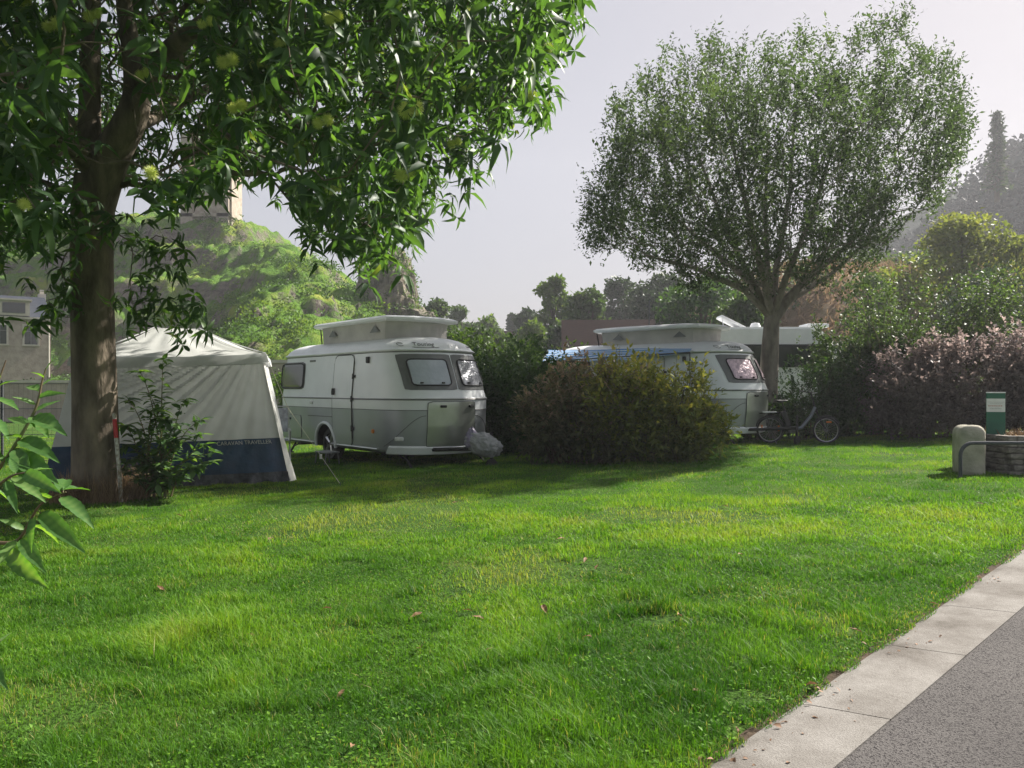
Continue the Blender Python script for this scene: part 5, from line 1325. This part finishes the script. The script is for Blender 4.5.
        return leafset(P, d, N, l, l*RNG.uniform(.22, .30, n*per), 'lance', .35, RNG.uniform(.35, .95, n*per))
    # side twigs fill the volume between the tips
    ex = []; exd = []
    for i in sel:
        for _ in range(3):
            d = norm(rdir(1)+dirs[i][None]*.4)[0]; ex.append(A[i]+d*RNG.uniform(.12, .42)); exd.append(d)
    ex = np.array(ex); exd = np.array(exd)
    wp = ex + np.array(base); py = HY-F*(wp[:, 2]-CAMH)/wp[:, 1]; px = CX+F*wp[:, 0]/wp[:, 1]
    kp = (py < yb(px)+24+14*np.sin(px*.085)+9*np.sin(px*.21+1)) & (px < 596) | (px < 215) & (py > 180) & (py < 345); 
    kp &= ~((py < -260) & (RNG.random(len(py)) < .5))
    lim_px = (px > 62) & (px < 205) & (py < 178) & (wp[:, 1] < base.y+.2); kp &= ~(lim_px & (RNG.random(len(px)) < .93))
    kp &= ~((px < 215) & (py > yb(px)+10) & (RNG.random(len(px)) < .25))
    print('chestnut nodes', len(A), 'tips', len(tips), 'ex', kp.sum())
    A0, d0 = A, dirs
    tp = A[tips]+np.array(base); tx = CX+F*tp[:, 0]/tp[:, 1]; ty = HY-F*(tp[:, 2]-CAMH)/tp[:, 1]
    tips = tips[~((tx > 62) & (tx < 205) & (ty < 178) & (ty > -60) & (tp[:, 1] < base.y+.2) & (RNG.random(len(tips)) < .9))]
    V1, T1, k1 = rosette(tips, 9, .26); v1 = np.repeat(np.clip(RNG.normal(.42, .2, len(tips)*9), 0, 1), k1)
    A, dirs = ex[kp], exd[kp]; ii = np.arange(len(A)); V2, T2, k2 = rosette(ii, 5, .215); v2 = np.repeat(np.clip(RNG.normal(.42, .22, len(ii)*5), 0, 1), k2)
    np_mesh('crown', np.concatenate([V1, V2]), np.concatenate([T1, T2+len(V1)]), M['chest'], o, np.concatenate([v1, v2]), 1)
    # burrs
    bm = bmesh.new(); bmesh.ops.create_icosphere(bm, subdivisions=2, radius=.024); vs = [v.co.copy() for v in bm.verts]; fs = [[v.index for v in f.verts] for f in bm.faces]; bm.free()
    mb = MB(); mb.add(vs, fs)
    for i in range(190):
        z = 1-2*(i+.5)/190; a = i*2.39996; rr_ = math.sqrt(1-z*z); d = Vector((rr_*math.cos(a), rr_*math.sin(a), z)); t = d.orthogonal().normalized(); jd = (d+Vector(rdir(1)[0])*.3).normalized()
        mb.add([d*.025+t*.0022, d*.025-t*.0022, d*.025+d.cross(t)*.003, jd*.052], [(0, 1, 3), (1, 2, 3), (2, 0, 3)])
    b0 = None; tw = A0[tips]+np.array(base); px = CX+F*tw[:, 0]/tw[:, 1]; py = HY-F*(tw[:, 2]-CAMH)/tw[:, 1]
    best = {}
    for i in np.where((px > -20) & (px < 590) & (py > -10) & (py < 290) & (tw[:, 1] < 9))[0]:
        c = (int(px[i]//34), int(py[i]//34))
        if c not in best or tw[i, 1] < tw[best[c], 1]: best[c] = i
    pass
    front = sorted(best.values(), key=lambda i: float(vnoise(np.array([[px[i]*.02, py[i]*.02, 3.0]]))[0])-(.5 if 230 < px[i] < 470 and 110 < py[i] < 240 else 0)); pick = np.array(front[:54]); pick = np.concatenate([pick, pick[:30]])
    for k, i in enumerate(pick):
        p = A0[tips[i]]+(np.array([0, -.16, .02]) if k < len(pick)-30 else np.array([.07, -.15, .05])); 
        if b0 is None: b0 = mb.build('chestnut_burr', M['burr'], o, False); c = b0
        else: c = b0.copy(); COL.objects.link(c)
        c.location = p; c.rotation_euler = (random.random()*6, random.random()*6, 0); s = random.uniform(.95, 1.45); c.scale = (s, s, s)
chestnut()

# ================================================================== BRANCHING TREE AT RIGHT
def right_tree():
    D = 17.9; base = at(770, 430, D); base.z = gz(base.x, D)-.05
    o = thing('branching_tree', 'tall many-limbed tree with fine small leaves and pale trunk between caravan and bushes', 'tree', base)
    def q(px, py, dd=0): return np.array(at(px, py, D+dd)-base)
    pos = [q(767, 446), q(768, 400), q(770, 350), q(772, 318)]; par = [-1, 0, 1, 2]; rr = [.25, .21, .195, .18]
    # main limbs fan up from the fork
    limbs = [((800, 285, .1), (848, 245, .2), (890, 190, .4)), ((785, 280, -.3), (812, 215, -.6), (835, 140, -.8)), ((768, 280, .2), (765, 215, .4), (768, 130, .6)), ((757, 290, -.2), (728, 235, -.5), (700, 160, -.7)),
             ((748, 280, .4), (700, 240, .9), (650, 195, 1.3)), ((745, 290, -.3), (695, 268, -.9), (645, 255, -1.5)), ((790, 300, .5), (830, 275, 1.3), (870, 240, 2.2)), ((776, 270, .5), (790, 190, 1.2), (795, 110, 1.8)), ((764, 280, -.6), (745, 200, -1.4), (725, 110, -2.0))]
    RL = [.078, .05, .026]
    for L in limbs:
        prev = 3
        for k, (px, py, dd) in enumerate(L): pos.append(q(px, py, dd)); par.append(prev); rr.append(RL[k]); prev = len(pos)-1
    # crown: envelope given by its silhouette, round in depth
    top = lambda px: np.interp(px, [583, 595, 620, 650, 680, 720, 760, 800, 850, 885, 905, 925, 950, 970, 985], [215, 150, 95, 62, 45, 36, 34, 30, 33, 18, 8, 50, 52, 85, 150])
    bot = lambda px: np.interp(px, [583, 600, 640, 690, 740, 800, 850, 900, 940, 985], [235, 258, 262, 285, 290, 285, 272, 240, 195, 140])
    tg = []; cxp = 780
    while len(tg) < 2600:
        px = RNG.uniform(588, 962); t, b = top(px)+24+15*math.sin(px*.21)+11*math.sin(px*.083+2)+RNG.uniform(-4, 26)*RNG.random(), bot(px)+10*math.sin(px*.11); py = RNG.uniform(t, b); s = (px-cxp)/200; v = (py-150)/125
        dm = 4.1*math.sqrt(max(.03, 1-min(1, s*s))); w = 1-abs(v)**3*.5; dd = RNG.uniform(-1, 1)*dm*w
        rr_ = math.sqrt(s*s*.6+v*v*.6+(dd/4.2)**2*.6)
        if rr_ < .42 and RNG.random() < .35: continue
        if vnoise(np.array([[px*.03, py*.035, dd*.7]]))[0] < .29: continue
        if (px > 890 and RNG.random() < .5) or (px < 650 and RNG.random() < .4) or (py < t+35 and RNG.random() < .45): continue
        tg.append(np.array(at(px, py, D+dd)))
    for _ in range(75): px = RNG.choice([612, 640, 668, 690, 715, 742, 770, 800, 826, 850, 878, 898, 905, 925, 950])+RNG.normal(0, 5); tg.append(np.array(at(px, top(px)+RNG.uniform(4, 34), D+RNG.uniform(-1, 1))))
    tg = np.array(tg)-np.array(base)
    A, Pp = grow(pos, par, tg, step=.42, pen=.33, lift=.22, jit=.07)
    r = radii(A, Pp, .0042, 2.35); n0 = len(pos); r2 = r.copy(); r2[:n0] = np.maximum(r2[:n0]*.0+np.array(rr), 0); r2[n0:] = np.minimum(r2[n0:], .055)
    wood(A, Pp, r2).build('trunk', M['bark2'], o, True)
    dirs = np.zeros_like(A); dirs[1:] = A[1:]-A[Pp[1:]]; dirs = norm(dirs+1e-6)
    sel = np.where((r < .0115) & (np.arange(len(A)) > n0))[0]; print('right tree nodes', len(A), 'sel', len(sel))
    # short twigs round every fine node
    per = 3; P = np.repeat(A[sel], per, 0); d = norm(np.repeat(dirs[sel], per, 0)*.8+rdir(len(P))*.8+np.array([0, 0, .25])); P = P + d*RNG.uniform(.03, .24, len(P))[:, None]
    sd2 = norm(d*.6+np.array([0, 0, .75])+rdir(len(P))*.3); ln2 = RNG.uniform(.12, .50, len(P))[:, None]; S = 7
    Q = np.stack([P+sd2*ln2*(j/(S-1))+RNG.normal(size=P.shape)*.018 for j in range(S)], 1).reshape(-1, 3); DD = norm(np.repeat(sd2, S, 0)*.5+rdir(len(P)*S)*.9)
    l = .086*np.clip(1+RNG.normal(size=len(Q))*.35, .45, 1.7); V, T, k = leafset(Q, DD, norm(rdir(len(Q))*.6+np.array([0, 0, .8])), l, l*.42)
    g = np.repeat(np.clip(fbm(P+5, .8, 2)*1.2-.2, 0, 1), S)*.6+RNG.random(len(P)*S)*.4
    np_mesh('crown', V, T, M['ash'], o, g, k)
right_tree()

# ================================================================== BUSHES
def bush(name, label, blobs, n, L, ratio, m, base, noise=.9, gap=.42, kind='diamond', cat='bush', group=None, shell=.30, stems=16, spikes=0, var=None, spikeL=.4, mat2=None, outl=.22, flat=False):
    base = Vector(base); base.z = gz(base.x, base.y)
    o = thing(name, label, cat, base, 0, group); mb = MB(); P = []; Dn = []
    big = list(blobs)
    for (x, y, z, rx, ry, rz) in big:
        for d_ in rdir(7, .25):
            q = RNG.uniform(.26, .42); blobs = blobs+[(x+d_[0]*rx*.86, y+d_[1]*ry*.86, max(.15, z+d_[2]*rz*.86), rx*q, ry*q, rz*q)]
    vol = np.array([b[3]*b[4]*b[5] for b in blobs])**(2/3); vol = vol/vol.sum()
    for (x, y, z, rx, ry, rz), v in zip(blobs, vol):
        k = int(n*v); d = rdir(k); s = np.clip(1-np.abs(RNG.normal(0, shell, k)), .05, 1); nz = 1+outl*2*(fbm(d*np.array([rx, ry, rz])+x, 2.0/max(.6, 1), 4)-.5)*2*noise
        p = np.array([x, y, z])+d*np.array([rx, ry, rz])*(s*nz)[:, None]; P.append(p); Dn.append(d)
    P = np.concatenate(P); Dn = np.concatenate(Dn); w = P+np.array(base); keep = (P[:, 2] > .03) & (fbm(w, 2.4, 3) > gap-.10*RNG.random(len(P))); P = P[keep]; Dn = Dn[keep]
    if spikes:
        sp = []; sdn = []
        idx = RNG.choice(len(P), spikes)
        for i in idx:
            p = P[i]; d = norm((Dn[i]*.5+np.array([0, 0, 1.0])+RNG.normal(size=3)*.25)[None])[0]; l = spikeL*RNG.uniform(.4, 1.2); e = p+d*l
            mb.tube([Vector(p-d*.2), Vector(p+d*l*.5), Vector(e)], [.005, .004, .002], 3)
            for t in np.linspace(.1, 1, int(5+l*16)): sp.append(p+d*l*t+RNG.normal(size=3)*.012); sdn.append(norm((rdir(1)[0]+d*.6)[None])[0])
        P = np.concatenate([P, np.array(sp)]); Dn = np.concatenate([Dn, np.array(sdn)])
    for i in range(stems):
        b = big[i % len(big)]; a = RNG.uniform(0, 6.28); e = Vector((b[0]+math.cos(a)*b[3]*.55, b[1]+math.sin(a)*b[4]*.55, b[2]+b[5]*RNG.uniform(.1, .7)))
        s = Vector((b[0]*.85+RNG.uniform(-.1, .1), b[1]*.85, -.05)); mb.tube([s, s.lerp(e, .5)+Vector((0, 0, .1)), e], [.02, .014, .006], 4)
    S = 9; sel = RNG.permutation(len(P))[:len(P)//7]; sb = P[sel]; sdr = norm(Dn[sel]*.8+rdir(len(sel))*.5+np.array([0, 0, .45])); sl = L*RNG.uniform(1.6, 4.2, len(sel))[:, None]
    P = np.concatenate([sb+sdr*sl*(j/(S-1)-.35)+RNG.normal(size=sb.shape)*L*.12 for j in range(S)]); Dn = np.concatenate([norm(sdr*(.4+.6*j/S)+rdir(len(sb))*.75) for j in range(S)])
    for q in range(0, len(sb), max(1, len(sb)//260)): mb.tube([Vector(sb[q]-sdr[q]*sl[q]*.9), Vector(sb[q]+sdr[q]*sl[q]*.65)], [.004, .002], 3)
    mb.build('stems', M['twig'], o)
    k = len(P); d = Dn; N = norm(rdir(k)*.6+np.array([0, 0, .9])); l = L*np.clip(1+RNG.normal(size=k)*.28, .45, 1.7)
    V, T, kk = leafset(P, d, N, l, l*ratio, kind)
    vv = var(P) if var is not None else fbm(P+np.array(base), 1.1, 3)*.8-.05
    vv = np.clip(vv+RNG.normal(0, .17, k), 0, 1); np_mesh('foliage', V, T, m, o, vv, kk); return o

# dark laurel hedge behind van nose and reddish bush
bush('hedge', 'dark dense evergreen hedge between the first caravan and the reddish bush', [(-.9, 0, .95, .9, .7, 1.1), (-.1, .1, 1.1, .9, .8, 1.2), (.6, .2, .95, .9, .8, 1.0), (1.3, .2, .6, .6, .7, .75), (-.4, -.1, .45, 1.2, .7, .6), (.9, 0, .5, 1.2, .7, .6), (-1.6, .3, 1.0, .7, .7, 1.1)], 42000, .085, .5, M['hedge'], (.35, 16.6, 0), cat='hedge', gap=.34, spikes=70, spikeL=.3)
bush('hedge', 'brighter green hedge row rising behind the dark hedge and caravan', [(-2.6, 0, 1.1, 1.4, .9, 1.3), (-.6, 0, 1.3, 1.5, .9, 1.5), (1.3, 0, 1.2, 1.4, .9, 1.4), (3.0, 0, 1.0, 1.2, .9, 1.3)], 20000, .13, .55, M['far'], (-.8, 23.5, 0), cat='hedge', gap=.36, spikes=60)
bush('hedge', 'sunlit bright green hedge seen through the gap between tent and caravan', [(-1.6, 0, .9, 1.2, .7, 1.0), (0, 0, 1.0, 1.3, .8, 1.05), (1.6, 0, .9, 1.2, .8, 1.0)], 14000, .10, .55, M['hedgel'], (-8.2, 26.5, 0), cat='hedge', gap=.34)
# the reddish / olive bush
def varmix(P):
    return np.clip(.12+.27*(P[:, 2])+.3*(fbm(P, 2, 2)-.5), 0, 1)
bush('purple_bush', 'reddish brown bush in front of the second caravan, left part of the pair', [(-.9, .1, .80, .75, .65, .82), (-.2, 0, .88, .85, .75, .86), (-1.25, 0, .5, .5, .55, .55), (-.3, -.1, .45, 1.0, .7, .5)], 13500, .098, .55, M['purple'], (1.85, 13.9, 0), cat='bush', gap=.40, spikes=200, spikeL=.35, var=varmix)
bush('olive_bush', 'olive and yellow green bush with sunlit right side, joined to the reddish bush', [(-.35, 0, .90, .75, .75, .90), (.35, 0, .80, .68, .7, .84), (.75, -.05, .45, .50, .55, .5), (.0, -.1, .45, .9, .7, .5), (-.7, -.1, .8, .6, .6, .85)], 14500, .105, .48, M['olive'], (2.5, 13.7, 0), cat='bush', gap=.40, spikes=170, spikeL=.30, var=varmix)
# dark shrubs around the foot of the branching tree
bush('green_bush', 'dark green bush behind the bicycle at the foot of the tree', [(-.8, 0, .5, .7, .7, .6), (.3, 0, .85, .9, .8, .95), (1.4, 0, 1.0, .9, .7, 1.15), (2.1, 0, 1.0, .8, .7, 1.15), (.2, -.1, .4, 1.5, .7, .45)], 27000, .07, .6, M['hedge'], (6.6, 18.0, 0), gap=.36, spikes=120, spikeL=.4)
bush('green_bush', 'light green bush with pale sunlit leaves right of the branching tree', [(-.7, .1, 1.5, .9, .8, .75), (.3, 0, 1.7, 1.0, .8, .8), (1.1, .1, 1.5, .8, .8, .7), (0, 0, 1.0, 1.2, .8, .7)], 17000, .075, .6, M['wisp'], (8.6, 18.6, 0), gap=.46, spikes=230, spikeL=.7)
bush('purple_bush', 'large dusty purple hedge bush behind the green post', [(-.3, 0, 1.0, 1.0, .85, .95), (.9, -.1, 1.1, 1.1, .85, 1.1), (2.1, -.2, 1.15, 1.1, .9, 1.15), (3.3, -.3, 1.2, 1.1, .9, 1.2), (.3, -.2, .45, 1.5, .8, .5), (2.4, -.4, .5, 2.0, .8, .5)], 36000, .088, .55, M['purple2'], (9.0, 16.9, 0), gap=.41, spikes=420, spikeL=.45, var=lambda P: np.clip(-.05+.33*P[:, 2]+.3*(fbm(P, 2, 2)-.5), 0, 1))
bush('green_bush', 'rough mid green shrubs behind the purple hedge bush on the right', [(-2.4, 0, 1.2, 1.5, 1, 1.1), (-.5, 0, 1.3, 1.5, 1, 1.1), (1.5, 0, 1.4, 1.6, 1, 1.2), (3.4, 0, 1.5, 1.7, 1, 1.3)], 20000, .12, .55, M['fard'], (12.6, 21.5, 0), gap=.42, spikes=160, spikeL=.9)

def arching(name, label, base, n, hgt, reach, m, L=.05, cat='shrub', per=38, lean=(0, 0), ratio=.55, down=0):
    base = Vector(base); base.z = gz(base.x, base.y); o = thing(name, label, cat, base); mb = MB(); P = []; Dd = []
    for i in range(n):
        a = RNG.uniform(0, 6.28); R = reach*RNG.uniform(.2, 1); h = hgt*RNG.uniform(.55, 1.05); s = np.array([RNG.uniform(-.3, .3), RNG.uniform(-.2, .2), 0.])
        e = s+np.array([math.cos(a)*R+lean[0]*h, math.sin(a)*R*.6+lean[1]*h, h]); c = s+np.array([(e-s)[0]*.15, (e-s)[1]*.15, h*.75]); pts = []
        for t in np.linspace(0, 1, 12):
            q = (1-t)**2*s+2*t*(1-t)*c+t*t*e; q = q+np.array([0, 0, -down*t**3*R]); pts.append(Vector(q))
        mb.tube(pts, [.014*(1-t)+.002 for t in np.linspace(0, 1, 12)], 4)
        for t in np.linspace(.25, 1, per):
            f = t*11; k = min(10, int(f)); q = pts[k].lerp(pts[k+1], f-k); P.append(np.array(q)+RNG.normal(size=3)*.015); Dd.append(np.array(pts[k+1]-pts[k]))
            if RNG.random() < .3:   # side twig
                sd = rdir(1)[0]; 
                for w in np.linspace(.05, .22, 4): P.append(np.array(q)+sd*w); Dd.append(sd)
    mb.build('stems', M['gtwig'], o); P = np.array(P); Dd = norm(np.array(Dd)); k = len(P); d = norm(Dd*.5+rdir(k)); l = L*RNG.uniform(.6, 1.3, k)
    V, T, kk = leafset(P, d, norm(rdir(k)*.6+np.array([0, 0, .7])), l, l*ratio, 'diamond'); np_mesh('foliage', V, T, m, o, RNG.random(k), kk); return o
arching('wispy_shrub', 'loose light green shrub with long upright shoots right of the pale trunk', (8.6, 18.0, 0), 44, 3.9, 2.4, M['wisp'], .085, per=46)
arching('wispy_shrub', 'arching light green shoots reaching right over the purple bush', (9.3, 17.9, 0), 44, 3.7, 1.5, M['wisp'], .09, lean=(.68, 0), per=52)
arching('wispy_shrub', 'pale sprays of leaves against the dry bank above the purple bush', (10.4, 18.1, 0), 34, 3.9, 1.6, M['wisp'], .085, lean=(.3, 0), per=52)

# young chestnut shoots right of trunk
def sapling():
    b = gp(150, 500); b.y += .15; o = thing('young_shoots', 'leafy young chestnut shoots growing between trunk and tent', 'shrub', (b.x, b.y, gz(b.x, b.y))); D = b.y; mb = MB(); P = []; Dd = []
    ends = [(163, 360, 0), (140, 372, .1), (185, 400, -.1), (150, 395, -.2), (128, 400, .1), (178, 425, -.2), (205, 445, -.15), (215, 452, -.2), (165, 440, -.3), (192, 470, -.25), (138, 430, -.1), (125, 445, -.2), (150, 465, -.3), (172, 478, -.3), (122, 470, -.2), (200, 420, 0), (135, 480, -.3), (160, 410, -.1)]
    ends += [(px+random.uniform(-14, 16), py+random.uniform(8, 34), dd-.1*random.random()) for px, py, dd in ends[3:] if py < 470]
    for px, py, dd in ends:
        e = at(px, py, D+dd)-o.location; s = Vector((RNG.uniform(-.2, .2), RNG.uniform(-.1, .1), 0)); c = Vector((s.x*.6+e.x*.25, s.y, e.z*.8)); pts = [(1-t)**2*s+2*t*(1-t)*c+t*t*e for t in np.linspace(0, 1, 12).tolist()]
        mb.tube(pts, [.011*(1-t)+.003 for t in np.linspace(0, 1, 12)], 5)
        for t in np.linspace(.25, 1, 26):
            f = t*11; k = min(10, int(f)); P.append(np.array(pts[k].lerp(pts[k+1], f-k))); Dd.append(np.array(pts[k+1]-pts[k]))
        for _ in range(6): P.append(np.array(e)); Dd.append(rdir(1)[0])
    mb.build('stems', M['gtwig'], o); P = np.array(P); Dd = norm(np.array(Dd)); k = len(P); d = rdir(k); d[:, 2] *= .35; d = norm(d+Dd*.35); l = .18*RNG.uniform(.6, 1.2, k)
    V, T, kk = leafset(P, d, norm(rdir(k)*.35+np.array([0, 0, 1.])), l, l*.42, 'lance', .3, RNG.uniform(.1, .45, k)); np_mesh('foliage', V, T, M['chest'], o, RNG.uniform(.2, .95, k), kk)
sapling()

# dry grass round the trunk
def drygrass():
    c = gp(94, 503); n = 4200; a = RNG.uniform(0, 6.28, n); R = .36+np.abs(RNG.normal(0, .14, n)); P = np.stack([c.x+R*np.cos(a), c.y+.25+R*np.sin(a)*.9, 0*a], 1); P[:, 2] = ground(P[:, 0], P[:, 1])-.02
    d = rdir(n); d = norm(d*.38+np.array([0, 0, 1.])); L = RNG.uniform(.12, .62, n)*RNG.uniform(.4, 1, n)
    V, T, k = leafset(P, d, rdir(n), L, .006, 'lance', 0, RNG.uniform(0, .5, n)); o = np_mesh('dry_grass', V, T, M['dry'], None, RNG.random(n), k); prop(o, 'dry straw coloured grass tufts around the base of the chestnut trunk', 'dry grass', kind='stuff')
drygrass()

# ------------------------------------------------------------------ near plant at the left edge
def nearplant():
    D = 2.15; base = Vector((-1.85, 2.35, gz(-1.85, 2.35))); o = thing('broadleaf_shrub', 'bright green broad-leaved shrub branch close at the left edge', 'shrub', base)
    mb = MB(); P = []; Dd = []; Nn = []; Ls = []
    def stem(pts, r0, leaves):
        w = [at(px, py, d_)-base if not isinstance(px, Vector) else px for px, py, d_ in pts]
        S = []
        for i in range(len(w)-1):
            a_, b_ = w[i], w[i+1]; p_ = w[max(i-1, 0)]; n_ = w[min(i+2, len(w)-1)]
            for t in np.linspace(0, 1, 6, endpoint=False): t2, t3 = t*t, t*t*t; S.append(.5*((2*a_)+(b_-p_)*t+(2*p_-5*a_+4*b_-n_)*t2+(3*a_-p_-3*b_+n_)*t3))
        S.append(w[-1]); n = len(S); mb.tube(S, [r0*(1-i/n)+.0015 for i in range(n)], 6)
        for (px, py, d_, tx, ty, td) in leaves:
            a_ = at(px, py, d_)-base; b_ = at(tx, ty, td)-base; v = b_-a_; P.append(a_); Dd.append(v); Ls.append(v.length)
            # short leaf stalk from nearest stem point
            s = min(S, key=lambda q: (q-a_).length); mb.tube([s, a_+v*.03], .0012, 4)
    root = Vector((0, 0, 0))
    stem([(-60, 700, 2.3), (-20, 560, 2.2), (18, 540, 2.15), (40, 505, 2.1), (66, 492, 2.1)], .006,
         [(60, 497, 2.1, 102, 523, 2.0), (62, 490, 2.1, 98, 484, 2.25), (45, 503, 2.1, 38, 470, 2.2), (40, 512, 2.12, 88, 553, 2.0), (52, 500, 2.1, 20, 482, 2.0), (35, 515, 2.12, 24, 560, 2.05), (30, 525, 2.15, 70, 535, 2.3), (20, 538, 2.15, 50, 578, 2.05), (16, 540, 2.15, -12, 575, 2.0), (60, 492, 2.1, 70, 462, 2.25), (25, 530, 2.15, -8, 512, 2.1), (8, 548, 2.18, 45, 598, 2.1)])
    stem([(-60, 600, 2.3), (-20, 500, 2.2), (12, 450, 2.15), (35, 410, 2.15), (42, 382, 2.15), (46, 368, 2.15)], .006,
         [(14, 446, 2.15, 60, 426, 2.2), (20, 440, 2.15, 62, 452, 2.05), (16, 448, 2.15, 30, 492, 2.0), (26, 430, 2.15, 66, 408, 2.3), (30, 420, 2.15, 64, 416, 2.0), (34, 412, 2.15, 66, 395, 2.2), (38, 398, 2.15, 64, 386, 2.1), (36, 405, 2.15, 8, 392, 2.1), (42, 386, 2.15, 60, 370, 2.2), (44, 378, 2.15, 28, 366, 2.1), (46, 370, 2.15, 56, 352, 2.15), (28, 425, 2.15, 0, 412, 2.2), (10, 455, 2.15, 66, 482, 2.0), (6, 462, 2.16, -20, 440, 2.1), (22, 438, 2.15, -4, 430, 2.05), (40, 392, 2.15, 20, 378, 2.25), (16, 450, 2.15, -10, 486, 2.1), (32, 416, 2.15, 52, 440, 2.05)])
    stem([(-80, 620, 2.0), (-30, 520, 1.95), (5, 480, 1.9), (30, 472, 1.9)], .005,
         [(10, 478, 1.9, 55, 500, 1.85), (24, 472, 1.9, 64, 494, 1.8), (30, 472, 1.9, 58, 462, 1.95), (6, 480, 1.9, 20, 520, 1.85), (-4, 490, 1.92, 30, 515, 2.0), (16, 474, 1.9, 8, 448, 1.95), (0, 484, 1.9, -30, 470, 1.9)])
    stem([(-60, 560, 2.5), (-25, 440, 2.5), (-5, 390, 2.5), (6, 360, 2.5)], .005,
         [(-8, 398, 2.5, 26, 410, 2.4), (-4, 388, 2.5, 20, 372, 2.5), (-14, 415, 2.5, 18, 440, 2.4), (0, 378, 2.5, -20, 366, 2.4)])
    stem([(-60, 760, 2.1), (-30, 680, 2.1), (-8, 650, 2.05), (0, 640, 2.0)], .005, [(-14, 655, 2.05, 6, 690, 1.95), (-6, 648, 2.05, 14, 625, 2.1)])
    mb.tube([root, Vector((.05, 0, .5)), at(-20, 560, 2.2)-base], [.012, .01, .006], 6); mb.tube([root, Vector((.0, -.05, .6)), at(-20, 500, 2.2)-base], [.012, .01, .006], 6); mb.tube([root, Vector((.1, -.1, .6)), at(-30, 520, 1.95)-base], [.012, .01, .005], 6)
    mb.tube([root, Vector((-.05, 0, .7)), at(-25, 440, 2.5)-base], [.012, .01, .005], 6); mb.tube([root, at(-30, 680, 2.1)-base], [.01, .005], 6)
    mb.build('stems', M['gtwig'], o, True)
    P = np.array([v[:] for v in P]); Dd = np.array([v[:] for v in Dd]); L = np.array(Ls)*.84; k = len(P)
    N = norm(np.array([0, -.45, 1.0])+RNG.normal(size=(k, 3))*.28)
    V, T, kk = leafset(P, Dd, N, L, L*RNG.uniform(.30, .40, k), 'serrate', .42, RNG.uniform(.05, .3, k), .10)
    vv = np.repeat(RNG.uniform(.15, .6, k), kk); j = np.tile(np.arange(kk), k); vv = vv+np.where(j % 3 == 0, .38, 0)+np.where((j//3) % 2 == 0, .10, -.08)+RNG.normal(0, .03, len(vv)); f = np_mesh('foliage', V, T, M['cornus'], o, np.clip(vv, 0, 1), 1)
    f.data.polygons.foreach_set('use_smooth', [True]*len(f.data.polygons))
nearplant()
